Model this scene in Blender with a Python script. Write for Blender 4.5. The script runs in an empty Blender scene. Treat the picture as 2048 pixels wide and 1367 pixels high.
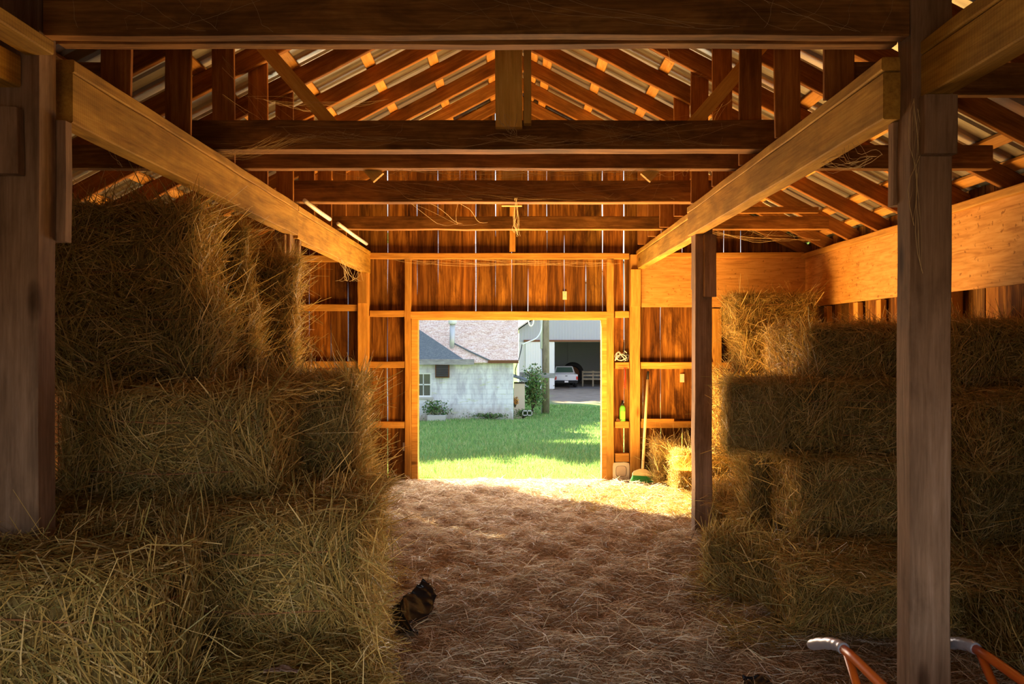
import bpy, math, random
import numpy as np
from mathutils import Vector, Matrix

SC = bpy.context.scene
COL = SC.collection
R = random.Random(7)
G = np.random.default_rng(11)
PI = math.pi
CAMZ, F = 1.68, 1500.0

# ------------------------------------------------------------------ tagging
def tag(o, label=None, cat=None, group=None, kind=None):
    if label: o['label'] = label
    if cat: o['category'] = cat
    if group: o['group'] = group
    if kind: o['kind'] = kind
    return o

def empty(name, loc=(0, 0, 0), rz=0.0):
    o = bpy.data.objects.new(name, None)
    o.empty_display_size = .05
    o.location = loc
    o.rotation_euler = (0, 0, rz)
    COL.objects.link(o)
    return o

ORD = ['', 'first', 'second', 'third', 'fourth', 'fifth', 'sixth', 'seventh', 'eighth', 'ninth', 'tenth', 'eleventh', 'twelfth']

# ------------------------------------------------------------------ mesh collection
class MB:
    def __init__(s): s.v = []; s.f = []; s.m = []
    def add(s, vs, fs, mi=0):
        b = len(s.v); s.v += [tuple(x) for x in vs]
        s.f += [tuple(b + i for i in f) for f in fs]; s.m += [mi] * len(fs)
    def box(s, x0, x1, y0, y1, z0, z1, mi=0):
        s.add([(x0,y0,z0),(x1,y0,z0),(x1,y1,z0),(x0,y1,z0),(x0,y0,z1),(x1,y0,z1),(x1,y1,z1),(x0,y1,z1)],
              [(0,3,2,1),(4,5,6,7),(0,1,5,4),(1,2,6,5),(2,3,7,6),(3,0,4,7)], mi)
    def prism(s, pts, y0, y1, mi=0):            # polygon in XZ pushed along Y
        n = len(pts)
        vs = [(x, y0, z) for x, z in pts] + [(x, y1, z) for x, z in pts]
        fs = [tuple(range(n)), tuple(range(2*n-1, n-1, -1))]
        fs += [(i, n+i, n+(i+1) % n, (i+1) % n) for i in range(n)]
        s.add(vs, fs, mi)
    def tube(s, pts, r, n=8, cap=True, mi=0):
        pts = [Vector(p) for p in pts]
        rs = r if isinstance(r, (list, tuple)) else [r]*len(pts)
        b = []; up = Vector((.13, .27, 1)).normalized()
        for i, p in enumerate(pts):
            t = (pts[min(i+1, len(pts)-1)] - pts[max(i-1, 0)])
            t = t.normalized() if t.length > 1e-9 else Vector((0, 0, 1))
            a = t.cross(up)
            if a.length < .05: a = t.cross(Vector((1, 0, 0)))
            a.normalize(); c = t.cross(a)
            for k in range(n):
                w = 2*PI*k/n
                b.append(p + (a*math.cos(w) + c*math.sin(w))*rs[i])
        fs = []
        for i in range(len(pts)-1):
            for k in range(n):
                fs.append((i*n+k, i*n+(k+1) % n, (i+1)*n+(k+1) % n, (i+1)*n+k))
        if cap:
            fs.append(tuple(range(n-1, -1, -1))); fs.append(tuple((len(pts)-1)*n+k for k in range(n)))
        s.add(b, fs, mi)
    def build(s, name, mats, parent=None, smooth=False, loc=None):
        me = bpy.data.meshes.new(name)
        me.from_pydata(s.v, [], s.f)
        for m in (mats if isinstance(mats, (list, tuple)) else [mats]): me.materials.append(m)
        if any(s.m): me.polygons.foreach_set('material_index', s.m)
        if smooth: me.polygons.foreach_set('use_smooth', [True]*len(me.polygons))
        me.update()
        o = bpy.data.objects.new(name, me)
        COL.objects.link(o)
        if parent: o.parent = parent
        if loc: o.location = loc
        return o

# ------------------------------------------------------------------ materials
class NT:
    def __init__(s, name):
        s.m = bpy.data.materials.new(name); s.m.use_nodes = True
        s.t = s.m.node_tree; s.t.nodes.clear()
        s.out = s.n('ShaderNodeOutputMaterial'); s.b = s.n('ShaderNodeBsdfPrincipled')
        s.l(s.b.outputs[0], s.out.inputs[0])
    def n(s, t, **k):
        o = s.t.nodes.new(t)
        for a, b in k.items(): setattr(o, a, b)
        return o
    def l(s, a, b): s.t.links.new(a, b)
    def mapped(s, sc, src='Object', off=True):
        tc = s.n('ShaderNodeTexCoord'); mp = s.n('ShaderNodeMapping')
        mp.inputs['Scale'].default_value = sc
        s.l(tc.outputs[src], mp.inputs['Vector'])
        if off:
            oi = s.n('ShaderNodeObjectInfo'); mu = s.n('ShaderNodeMath', operation='MULTIPLY'); mu.inputs[1].default_value = 37.0
            s.l(oi.outputs['Random'], mu.inputs[0]); s.l(mu.outputs[0], mp.inputs['Location'])
        return mp.outputs[0]
    def noise(s, vec, scale, detail=5, rough=.6, dist=0.0):
        o = s.n('ShaderNodeTexNoise'); o.inputs['Scale'].default_value = scale
        o.inputs['Detail'].default_value = detail; o.inputs['Roughness'].default_value = rough
        o.inputs['Distortion'].default_value = dist
        s.l(vec, o.inputs['Vector']); return o.outputs[0]
    def ramp(s, fac, stops):
        o = s.n('ShaderNodeValToRGB'); e = o.color_ramp.elements
        while len(e) < len(stops): e.new(.5)
        for i, (p, c) in enumerate(stops):
            e[i].position = p; e[i].color = (c[0], c[1], c[2], 1) if len(c) == 3 else c
        s.l(fac, o.inputs[0]); return o.outputs[0]
    def mix(s, a, b, fac, mode='MIX'):
        o = s.n('ShaderNodeMix', data_type='RGBA', blend_type=mode)
        for v, i in ((a, 6), (b, 7), (fac, 0)):
            if isinstance(v, (int, float)): o.inputs[i].default_value = v
            elif isinstance(v, tuple): o.inputs[i].default_value = (*v, 1) if len(v) == 3 else v
            else: s.l(v, o.inputs[i])
        return o.outputs[2]
    def randmul(s, col, lo, hi):
        oi = s.n('ShaderNodeObjectInfo'); mr = s.n('ShaderNodeMapRange')
        mr.inputs[3].default_value = lo; mr.inputs[4].default_value = hi
        w = s.n('ShaderNodeMath', operation='FRACT'); k = s.n('ShaderNodeMath', operation='MULTIPLY'); k.inputs[1].default_value = 13.7
        s.l(oi.outputs['Random'], k.inputs[0]); s.l(k.outputs[0], w.inputs[0]); s.l(w.outputs[0], mr.inputs[0])
        v = s.n('ShaderNodeCombineColor')
        for i in range(3): s.l(mr.outputs[0], v.inputs[i])
        return s.mix(col, v.outputs[0], 1.0, 'MULTIPLY')
    def bump(s, h, st, dist=.01):
        o = s.n('ShaderNodeBump'); o.inputs['Strength'].default_value = st; o.inputs['Distance'].default_value = dist
        s.l(h, o.inputs['Height']); s.l(o.outputs[0], s.b.inputs['Normal'])
    def fin(s, col, rough=.75, spec=.25, metal=0.0):
        if isinstance(col, tuple): s.b.inputs['Base Color'].default_value = (*col, 1)
        else: s.l(col, s.b.inputs['Base Color'])
        s.b.inputs['Roughness'].default_value = rough
        s.b.inputs['Specular IOR Level'].default_value = spec
        s.b.inputs['Metallic'].default_value = metal
        return s.m

def plain(name, c, rough=.7, spec=.3, metal=0.0): return NT(name).fin(c, rough, spec, metal)

def wood(name, dark, mid, light, stain=.5, axis='X', var=(.8, 1.15), saw=0.0):
    t = NT(name)
    def sc(a, b): return {'X': (a, b, b), 'Y': (b, a, b), 'Z': (b, b, a)}[axis]
    v1 = t.mapped(sc(.9, 11)); v2 = t.mapped(sc(3, 60)); v3 = t.mapped(sc(1.0, 2.2))
    g1 = t.noise(v1, 2.2, 6, .62, .7); g2 = t.noise(v2, 1.6, 4, .6)
    h = t.mix(g1, g2, .4)
    c = t.ramp(h, [(.30, dark), (.5, mid), (.68, light)])
    st = t.ramp(t.noise(v3, 2.0, 5, .65, .4), [(.38, (1-stain,)*3), (.6, (1, 1, 1))])
    c = t.mix(c, st, 1.0, 'MULTIPLY')
    kn = t.n('ShaderNodeTexVoronoi'); kn.inputs['Scale'].default_value = 1.6
    t.l(t.mapped(sc(.9, 2.6)), kn.inputs['Vector'])
    k = t.ramp(kn.outputs['Distance'], [(.05, (.25, .2, .15)), (.13, (1, 1, 1))])
    c = t.mix(c, k, .8, 'MULTIPLY')
    if saw:
        w = t.n('ShaderNodeTexWave', bands_direction='X'); w.inputs['Scale'].default_value = 22; w.inputs['Distortion'].default_value = 2.5
        t.l(t.mapped((1, 1, 1), off=False), w.inputs['Vector'])
        c = t.mix(c, t.ramp(w.outputs[0], [(.2, (.62,)*3), (.6, (1, 1, 1))]), saw, 'MULTIPLY')
    c = t.randmul(c, *var)
    t.bump(h, .35, .006)
    return t.fin(c, .8, .18)

M = {}
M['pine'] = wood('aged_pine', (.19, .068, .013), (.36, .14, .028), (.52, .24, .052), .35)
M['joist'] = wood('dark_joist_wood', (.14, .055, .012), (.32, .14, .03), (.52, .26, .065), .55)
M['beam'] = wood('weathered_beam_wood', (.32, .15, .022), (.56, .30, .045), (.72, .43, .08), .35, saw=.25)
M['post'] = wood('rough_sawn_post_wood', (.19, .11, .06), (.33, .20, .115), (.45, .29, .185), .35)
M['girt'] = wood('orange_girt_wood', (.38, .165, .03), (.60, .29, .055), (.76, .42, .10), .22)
M['litwood'] = wood('lit_look_lumber', (.58, .31, .06), (.76, .46, .10), (.84, .58, .17), .18)  # lighter wood; puts the light on ridge posts and braces into their colour
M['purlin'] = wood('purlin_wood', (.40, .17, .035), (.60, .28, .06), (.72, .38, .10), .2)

def plank_mat():
    t = NT('barn_plank_wood')
    v1 = t.mapped((7, 7, .55), 'Object', False); v2 = t.mapped((38, 38, 1.6), 'Object', False); v3 = t.mapped((3.2, 3.2, .8), 'Object', False)
    at = t.n('ShaderNodeAttribute', attribute_name='tint')
    h = t.mix(t.noise(v1, 1.4, 6, .65, 1.6), t.noise(v2, 1.2, 4, .6), .35)
    c = t.ramp(h, [(.34, (.05, .017, .003)), (.49, (.21, .078, .012)), (.60, (.42, .18, .03)), (.72, (.60, .30, .07))])
    s = t.ramp(t.noise(v3, 1.3, 6, .7, .8), [(.36, (.28, .22, .16)), (.52, (1, 1, 1))])
    c = t.mix(c, s, .85, 'MULTIPLY')
    c = t.mix(c, at.outputs['Color'], 1.0, 'MULTIPLY')
    t.bump(h, .3, .006)
    return t.fin(c, .8, .15)
M['plank'] = plank_mat()

def ply_mat():
    t = NT('plywood')
    v = t.mapped((1.0, 1.0, 7.0)); v2 = t.mapped((2, 2, 26))
    h = t.mix(t.noise(v, 2.2, 5, .6, 2.2), t.noise(v2, 2.0, 3, .5), .4)
    c = t.ramp(h, [(.33, (.40, .17, .035)), (.5, (.60, .29, .07)), (.64, (.68, .36, .105))])
    sp = t.ramp(t.noise(t.mapped((3, 3, 3)), 9, 3, .5), [(.30, (.35, .25, .15)), (.36, (1, 1, 1))])
    c = t.mix(c, sp, .7, 'MULTIPLY')
    return t.fin(c, .75, .2)
M['ply'] = ply_mat()

def metal_mat():
    t = NT('galvanised_roof_metal')
    c = t.ramp(t.noise(t.mapped((1, 6, 1), 'Object', False), 3, 5, .6), [(.3, (.36, .33, .27)), (.7, (.62, .58, .49))])
    return t.fin(c, .34, .5, .75)
M['roofmetal'] = metal_mat()

def straw_mat():
    t = NT('dry_hay_stems')
    at = t.n('ShaderNodeAttribute', attribute_name='tint')
    c = t.randmul(at.outputs['Color'], .82, 1.15)
    t.fin(c, .5, .35)
    tr = t.n('ShaderNodeBsdfTranslucent'); t.l(c, tr.inputs[0])
    ms = t.n('ShaderNodeMixShader'); ms.inputs[0].default_value = .32
    t.l(t.b.outputs[0], ms.inputs[1]); t.l(tr.outputs[0], ms.inputs[2]); t.l(ms.outputs[0], t.out.inputs[0])
    return t.m
M['straw'] = straw_mat()

def core_mat():
    t = NT('packed_hay')
    h = t.mix(t.noise(t.mapped((9, 30, 9)), 3, 6, .7, .8), t.noise(t.mapped((40, 12, 12)), 2, 5, .7), .5)
    c = t.ramp(h, [(.33, (.055, .034, .010)), (.5, (.17, .115, .036)), (.66, (.36, .26, .09))])  # darker than the stems: shadow between strands put into the colour
    c = t.randmul(c, .85, 1.15)
    t.bump(h, .8, .02)
    return t.fin(c, .9, .1)
M['core'] = core_mat()

def litter_mat():
    t = NT('trodden_hay')
    h = t.mix(t.noise(t.mapped((14, 30, 9), 'Object', False), 2, 6, .7, .8), t.noise(t.mapped((40, 16, 12), 'Object', False), 2, 5, .7), .5)
    c = t.ramp(h, [(.33, (.16, .10, .055)), (.5, (.36, .25, .145)), (.66, (.56, .42, .26))])
    t.bump(h, .8, .02)
    return t.fin(c, .9, .1)
M['litter'] = litter_mat()

def attr_mat(name, rough=.6, spec=.3, trans=.0):
    t = NT(name); at = t.n('ShaderNodeAttribute', attribute_name='tint')
    t.fin(at.outputs['Color'], rough, spec)
    if trans:
        tr = t.n('ShaderNodeBsdfTranslucent'); t.l(at.outputs['Color'], tr.inputs[0])
        ms = t.n('ShaderNodeMixShader'); ms.inputs[0].default_value = trans
        t.l(t.b.outputs[0], ms.inputs[1]); t.l(tr.outputs[0], ms.inputs[2]); t.l(ms.outputs[0], t.out.inputs[0])
    return t.m
M['blade'] = attr_mat('grass_blades', .6, .2, .35)
M['leaf'] = attr_mat('leaves', .55, .3, .3)

def ground_mat():
    t = NT('lawn_soil')
    g = t.ramp(t.noise(t.mapped((1, 1, 1), 'Object', False), 2.2, 8, .7), [(.3, (.11, .21, .055)), (.5, (.18, .32, .08)), (.7, (.30, .41, .13))])
    d = t.ramp(t.noise(t.mapped((1, 1, 1), 'Object', False), 1.4, 6, .6), [(.3, (.20, .16, .125)), (.7, (.31, .25, .20))])
    at = t.n('ShaderNodeAttribute', attribute_name='tint')
    return t.fin(t.mix(g, d, at.outputs['Fac']), .95, .1)
M['ground'] = ground_mat()

def cmu_mat():
    t = NT('whitewashed_block')
    v = t.mapped((1, 1, 1), 'Object', False)
    sw = t.n('ShaderNodeSeparateXYZ'); cb = t.n('ShaderNodeCombineXYZ'); t.l(v, sw.inputs[0])
    ad = t.n('ShaderNodeMath', operation='ADD'); t.l(sw.outputs[0], ad.inputs[0]); t.l(sw.outputs[1], ad.inputs[1])
    t.l(ad.outputs[0], cb.inputs[0]); t.l(sw.outputs[2], cb.inputs[1])
    br = t.n('ShaderNodeTexBrick'); t.l(cb.outputs[0], br.inputs['Vector'])
    br.inputs['Scale'].default_value = 1; br.inputs['Brick Width'].default_value = .4; br.inputs['Row Height'].default_value = .2
    br.inputs['Mortar Size'].default_value = .008; br.inputs['Color1'].default_value = (.93, .93, .95, 1)
    br.inputs['Color2'].default_value = (.88, .88, .92, 1); br.inputs['Mortar'].default_value = (.66, .66, .72, 1)
    st = t.ramp(t.noise(t.mapped((1.6, 1.6, .55), 'Object', False), 1.6, 7, .7, .5), [(.38, (.58, .54, .60)), (.56, (1, 1, 1))])
    c = t.mix(br.outputs[0], st, .75, 'MULTIPLY')
    # damp band of algae and peeling paint along the foot of the wall, and moss streaks
    gr = t.n('ShaderNodeMapRange'); gr.inputs[1].default_value = -.4; gr.inputs[2].default_value = -1.5
    t.l(sw.outputs[2], gr.inputs[0])
    nz = t.noise(t.mapped((2.5, 2.5, 1.6), 'Object', False), 2.0, 6, .7)
    mu = t.n('ShaderNodeMath', operation='MULTIPLY'); t.l(gr.outputs[0], mu.inputs[0]); t.l(nz, mu.inputs[1])
    f = t.ramp(mu.outputs[0], [(.16, (0, 0, 0)), (.5, (.85, .85, .85))])
    c = t.mix(c, (.44, .36, .27), f)
    ms = t.ramp(t.noise(t.mapped((1.1, 1.1, 5.0), 'Object', False), 1.3, 5, .7), [(.60, (0, 0, 0)), (.66, (.7, .7, .7))])
    c = t.mix(c, (.60, .64, .36), ms)
    return t.fin(c, .9, .15)
M['cmu'] = cmu_mat()

def shingle_mat(name, a, b, c3, sc=1.0):
    t = NT(name)
    v = t.mapped((1.2*sc, 5*sc, 1), 'Object', False)
    h = t.mix(t.noise(v, 3.2, 6, .8), t.noise(t.mapped((14*sc, 22*sc, 1), 'Object', False), 1.2, 3, .7), .5)
    return t.fin(t.ramp(h, [(.36, a), (.5, b), (.62, c3)]), .9, .1)
M['shingle'] = shingle_mat('mottled_shingles', (.42, .24, .19), (.80, .58, .47), (.95, .86, .79))
M['slate'] = shingle_mat('grey_asphalt_roofing', (.10, .115, .14), (.16, .18, .20), (.24, .26, .26), 2)

def corr(name, c, k, depth=.3):
    t = NT(name)
    w = t.n('ShaderNodeTexWave', bands_direction='X'); w.inputs['Scale'].default_value = k
    t.l(t.mapped((1, 1, 1), 'Object', False), w.inputs['Vector'])
    t.bump(w.outputs[0], depth, .03)
    return t.fin(c, .5, .4)
M['shedwall'] = corr('grey_shed_cladding', (.46, .48, .54), 1.4)
M['sheddoor'] = corr('white_door_cladding', (.86, .86, .88), 1.6)
M['shedside'] = corr('pale_shed_cladding', (.70, .70, .72), 1.4)
M['shedhaze'] = corr('hazy_shed_lining', (.52, .54, .60), .5)  # pale grey puts the haze inside the bay into the lining colour
M['black'] = plain('black_rubber', (.012, .012, .013), .6, .3)
M['plastic'] = plain('black_plastic_film', (.008, .008, .011), .3, .4)
M['orange'] = plain('orange_paint', (.78, .16, .015), .35, .5)
M['tape'] = plain('silver_tape', (.45, .45, .50), .35, .6, .3)
M['twine'] = plain('bale_twine', (.36, .15, .06), .8, .2)
M['pvc'] = plain('white_conduit', (.80, .76, .66), .4, .4)
M['white'] = plain('white_paint', (.85, .85, .86), .45, .4)
M['cream'] = plain('cream_plastic', (.80, .70, .52), .4, .4)
M['greypl'] = plain('grey_plastic', (.55, .52, .50), .5, .4)
M['green'] = plain('green_plastic', (.14, .55, .06), .4, .4)
M['bristle'] = plain('green_bristle', (.06, .34, .09), .7, .2)
M['handle'] = plain('varnished_broom_wood', (.88, .68, .34), .45, .4)
M['red'] = plain('red_plastic', (.62, .03, .02), .4, .4)
M['wire'] = plain('pale_cable', (.72, .70, .66), .5, .3)
M['darkwire'] = plain('dark_cable', (.06, .06, .07), .6, .3)
M['web'] = plain('dusty_cobweb', (.62, .45, .22), .9, .1)
M['glass'] = plain('dark_window_pane', (.14, .13, .11), .12, .6)
M['polewood'] = wood('utility_pole_wood', (.28, .22, .15), (.42, .34, .24), (.52, .44, .32), .3, 'Z')
M['greyplank'] = wood('weathered_grey_board', (.26, .24, .25), (.40, .37, .38), (.52, .49, .49), .3)
M['concrete'] = plain('concrete', (.58, .55, .50), .9, .1)
M['peach'] = plain('faded_stucco', (.74, .60, .46), .9, .1)
M['truckpaint'] = plain('white_car_paint', (.80, .80, .86), .25, .5)
M['carglass'] = plain('tinted_car_glass', (.10, .17, .14), .06, .9)
M['taillight'] = plain('red_lens', (.75, .03, .03), .2, .6)
M['tyre'] = plain('tyre_rubber', (.02, .02, .022), .7, .3)
M['bark'] = wood('bark', (.07, .05, .035), (.12, .09, .06), (.18, .14, .10), .3, 'Z')
M['husk'] = plain('brown_leaf_husk', (.30, .19, .13), .8, .2)
M['blue'] = plain('blue_plastic_scrap', (.25, .38, .52), .4, .4)
M['paper'] = plain('yellowed_paper', (.66, .56, .36), .8, .2)
M['rust'] = plain('rusty_metal', (.20, .08, .035), .7, .3)
M['galv'] = plain('galvanised_pipe', (.60, .60, .62), .4, .5, .4)

# ------------------------------------------------------------------ timber: a chamfered rough board with its grain along local X
def timber(name, a, b, wide, w, t, mat, parent=None, label=None, cat=None, group=None, rough=.0022, cuts=None):
    a, b = Vector(a), Vector(b)
    ax = (b - a); L = ax.length; ax.normalize()
    wd = Vector(wide); wd = (wd - ax*wd.dot(ax)).normalized(); th = ax.cross(wd)
    n = max(2, int(L/.3)); c = min(.005, t*.15)
    sec = [(w/2, t/2-c), (w/2-c, t/2), (-w/2+c, t/2), (-w/2, t/2-c), (-w/2, -t/2+c), (-w/2+c, -t/2), (w/2-c, -t/2), (w/2, -t/2+c)]
    vs, fs = [], []
    for i in range(n+1):
        x = -L/2 + L*i/n
        dw, dt = R.uniform(-rough, rough), R.uniform(-rough, rough)
        e0, e1 = R.uniform(-rough, rough), R.uniform(-rough, rough)
        for y, z in sec:
            sx = 0.0
            if cuts and i in (0, n): sx = (cuts[0] if i == 0 else cuts[1]) * y / w
            vs.append((x + sx, y + dw + (e0 if y > 0 else e1), z + dt))
    for i in range(n):
        for k in range(8):
            fs.append((i*8+k, (i+1)*8+k, (i+1)*8+(k+1) % 8, i*8+(k+1) % 8))
    fs.append(tuple(range(8))); fs.append(tuple(n*8+k for k in range(7, -1, -1)))
    me = bpy.data.meshes.new(name); me.from_pydata(vs, [], fs); me.materials.append(mat); me.update()
    o = bpy.data.objects.new(name, me); COL.objects.link(o)
    mw = Matrix((ax, wd, th)).transposed().to_4x4(); mw.translation = (a+b)/2
    if parent:
        o.parent = parent; o.matrix_parent_inverse = Matrix()
        o.matrix_local = parent.matrix_basis.inverted() @ mw
    else: o.matrix_world = mw
    if label: tag(o, label, cat, group, 'thing')
    return o

# ------------------------------------------------------------------ fast straw meshes
def mesh_np(name, V, Q, mat, tint=None):
    me = bpy.data.meshes.new(name)
    n, q = len(V), len(Q)
    me.vertices.add(n); me.vertices.foreach_set('co', np.ascontiguousarray(V, dtype=np.float32).ravel())
    k = Q.shape[1]
    me.loops.add(q*k); me.loops.foreach_set('vertex_index', np.ascontiguousarray(Q, dtype=np.int32).ravel())
    me.polygons.add(q)
    me.polygons.foreach_set('loop_start', np.arange(0, q*k, k, dtype=np.int32))
    me.polygons.foreach_set('loop_total', np.full(q, k, dtype=np.int32))
    if tint is not None:
        a = me.color_attributes.new('tint', 'FLOAT_COLOR', 'POINT')
        c = np.ones((n, 4), dtype=np.float32); c[:, :3] = tint
        a.data.foreach_set('color', c.ravel())
    me.materials.append(mat); me.update(calc_edges=True); me.validate()
    return me

def unit(v): return v/np.maximum(np.linalg.norm(v, axis=1, keepdims=True), 1e-9)

def ribbons(P, D, L, W, bend, tint, taper=.55, B=None):
    N = len(P)
    S = unit(np.cross(D, G.normal(size=(N, 3))))
    if B is None: B = np.cross(D, S)
    L, W, bend = L[:, None], W[:, None], bend[:, None]
    p0 = P - D*L/2; p1 = P + B*bend*L; p2 = P + D*L/2
    V = np.stack([p0-S*W/2, p0+S*W/2, p1-S*W/2, p1+S*W/2, p2-S*W*taper/2, p2+S*W*taper/2], 1).reshape(-1, 3)
    b = (np.arange(N)*6)[:, None]
    Q = np.concatenate([b+np.array([[0, 1, 3, 2]]), b+np.array([[2, 3, 5, 4]])], 0)
    return V, Q, np.repeat(tint, 6, axis=0)

HAYPAL = np.array([(.64, .43, .13), (.50, .34, .095), (.40, .30, .085), (.74, .54, .22), (.36, .21, .055), (.30, .25, .07), (.56, .37, .10)])
LITPAL = np.array([(.80, .64, .43), (.62, .46, .28), (.92, .82, .64), (.44, .30, .17), (.30, .19, .105), (.85, .72, .51)])
def pick(pal, n, var=.18):
    c = pal[G.integers(0, len(pal), n)]*(1+G.normal(size=(n, 1))*var)
    return np.clip(c, .02, .95)

BL, BD, BH = .95, .47, .465
def bale_core(seed, messy):
    rng = np.random.default_rng(seed)
    nx, ny, nz = 26, 13, 13
    hx, hy, hz = BL/2-.012, BD/2-.012, BH/2-.012
    mb = MB(); idx = {}
    ph = rng.uniform(0, 6.28, (8,)); am = .010 + .012*messy
    def P(i, j, k):
        key = (i, j, k)
        if key in idx: return idx[key]
        u = np.array([(2*i/nx-1)*hx, (2*j/ny-1)*hy, (2*k/nz-1)*hz])
        r = .055 + .02*messy
        q = np.clip(u, [-hx+r, -hy+r, -hz+r], [hx-r, hy-r, hz-r]); d = u-q; l = np.linalg.norm(d)
        p = q + (d/l*r if l > 1e-9 else 0*d)
        nn = d/l if l > 1e-9 else np.array([0, 0, 1.])
        disp = am*(math.sin(p[0]*21+ph[0]) + math.sin(p[1]*17+ph[1]+p[0]*6) + math.sin(p[2]*19+ph[2]+p[0]*9) + .7*math.sin(p[0]*47+p[2]*31+ph[3]))*.6 - am
        p = p + nn*disp
        mb.v.append(tuple(p)); idx[key] = len(mb.v)-1
        return idx[key]
    for i in range(nx):
        for j in range(ny):
            for k in (0, nz):
                f = (P(i,j,k), P(i+1,j,k), P(i+1,j+1,k), P(i,j+1,k)); mb.f.append(f if k else f[::-1]); mb.m.append(0)
    for i in range(nx):
        for k in range(nz):
            for j in (0, ny):
                f = (P(i,j,k), P(i+1,j,k), P(i+1,j,k+1), P(i,j,k+1)); mb.f.append(f[::-1] if j else f); mb.m.append(0)
    for j in range(ny):
        for k in range(nz):
            for i in (0, nx):
                f = (P(i,j,k), P(i,j+1,k), P(i,j+1,k+1), P(i,j,k+1)); mb.f.append(f if i else f[::-1]); mb.m.append(0)
    return mb

def bale_straw(n, messy):
    hx, hy, hz = BL/2, BD/2, BH/2
    A = np.array([hy*hz, hy*hz, hx*hz*1.1, hx*hz*1.1, hx*hy*1.1, hx*hy*.3]); A = A/A.sum()
    face = G.choice(6, n, p=A)
    Nn = np.array([(1,0,0),(-1,0,0),(0,-1,0),(0,1,0),(0,0,1),(0,0,-1)], float)[face]
    U = G.uniform(-1, 1, (n, 3))
    P = U*np.array([hx, hy, hz])
    P = np.where(Nn != 0, Nn*np.array([hx, hy, hz]), P)
    # keep corners rounded
    r = .06
    q = np.clip(P, [-hx+r, -hy+r, -hz+r], [hx-r, hy-r, hz-r]); d = P-q
    l = np.linalg.norm(d, axis=1, keepdims=True); Nr = np.where(l > 1e-6, d/np.maximum(l, 1e-6), Nn)
    P = q + Nr*np.minimum(l, r)
    bias = np.where(np.abs(Nn[:, 2:3]) > .5, np.array([[0., 1., 0.]]), np.array([[0., .1, 1.]]))
    T = bias*.75 + G.normal(size=(n, 3))*.75
    # swirling coherence so that stems lie in wisps
    T[:, 0] += .9*np.sin(P[:, 0]*13 + P[:, 2]*11 + messy*3) ; T[:, 2] += .6*np.cos(P[:, 1]*15+P[:, 0]*9)
    T = T - Nr*np.sum(T*Nr, axis=1, keepdims=True); T = unit(T)
    ang = np.abs(G.normal(size=n))*(.13+.30*messy); out = G.random(n) < (.04+.22*messy); ang = np.where(out, G.uniform(.3, 1.1, n), ang)
    D = unit(T*np.cos(ang)[:, None] + Nr*np.sin(ang)[:, None])
    L = np.clip(G.gamma(4, .034, n), .04, .30)*(1+.25*messy); W = G.uniform(.002, .0056, n)
    C = P + Nr*(G.uniform(-.014, .006, n))[:, None] + D*(L*np.where(out, .42, .05))[:, None]
    tint = pick(HAYPAL, n)
    return ribbons(C, D, L, W, G.normal(size=n)*.07, tint, B=Nr)

class Bale:
    def __init__(s, k, messy, n):
        s.core = bale_core(40+k, messy)
        o = s.core.build('hay_bale', M['core'], None, True); s.core_me = o.data; bpy.data.objects.remove(o)
        V, Q, T = bale_straw(n, messy); s.straw_me = mesh_np('straw', V, Q, M['straw'], T)
        tw = []
        for z in (-.11, .115):
            mb = MB(); pts = []
            for i in range(61):
                w = 2*PI*i/60; cx, sx = math.cos(w), math.sin(w)
                p = 1/((abs(cx)**6+abs(sx)**6)**(1/6.))
                pts.append((cx*p*(BL/2+.001), sx*p*(BD/2+.001), z+.006*math.sin(5*w+k)))
            mb.tube(pts, .0028, 5, False)
            o = mb.build('twine', M['twine'], None, True); tw.append(o.data); bpy.data.objects.remove(o)
        s.twine = tw

TIDY = [Bale(i, .15+.12*i, 7800) for i in range(3)]
MESSY = [Bale(10+i, .75+.2*i, 7800) for i in range(2)]
NB = [0]
def bale(label, group, x0, x1, y0, y1, z0, z1=None, end=False, messy=False, rz=0.0, tilt=0.0, twine=True):
    """A bale filling x0..x1, y0..y1 with its foot at z0; end=True shows its end to the aisle."""
    src = (MESSY if messy else TIDY)[NB[0] % (2 if messy else 3)]; NB[0] += 1
    z1 = z1 or z0+.465
    o = bpy.data.objects.new('hay_bale', src.core_me); COL.objects.link(o)
    lx, ly = (y1-y0, x1-x0) if end else (x1-x0, y1-y0)
    o.location = ((x0+x1)/2, (y0+y1)/2, (z0+z1)/2)
    flip = PI if NB[0] % 2 else 0.0
    o.rotation_euler = (0, tilt, (PI/2 if end else 0)+rz+flip)
    o.scale = (lx/BL, ly/BD, (z1-z0)/BH)
    tag(o, label, 'hay bale', group, 'thing')
    st = bpy.data.objects.new('straw', src.straw_me); st.parent = o; st['kind'] = 'stuff'; COL.objects.link(st)
    if twine:
        for me in src.twine:
            t = bpy.data.objects.new('twine', me); t.parent = o; COL.objects.link(t)
    return o

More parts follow.
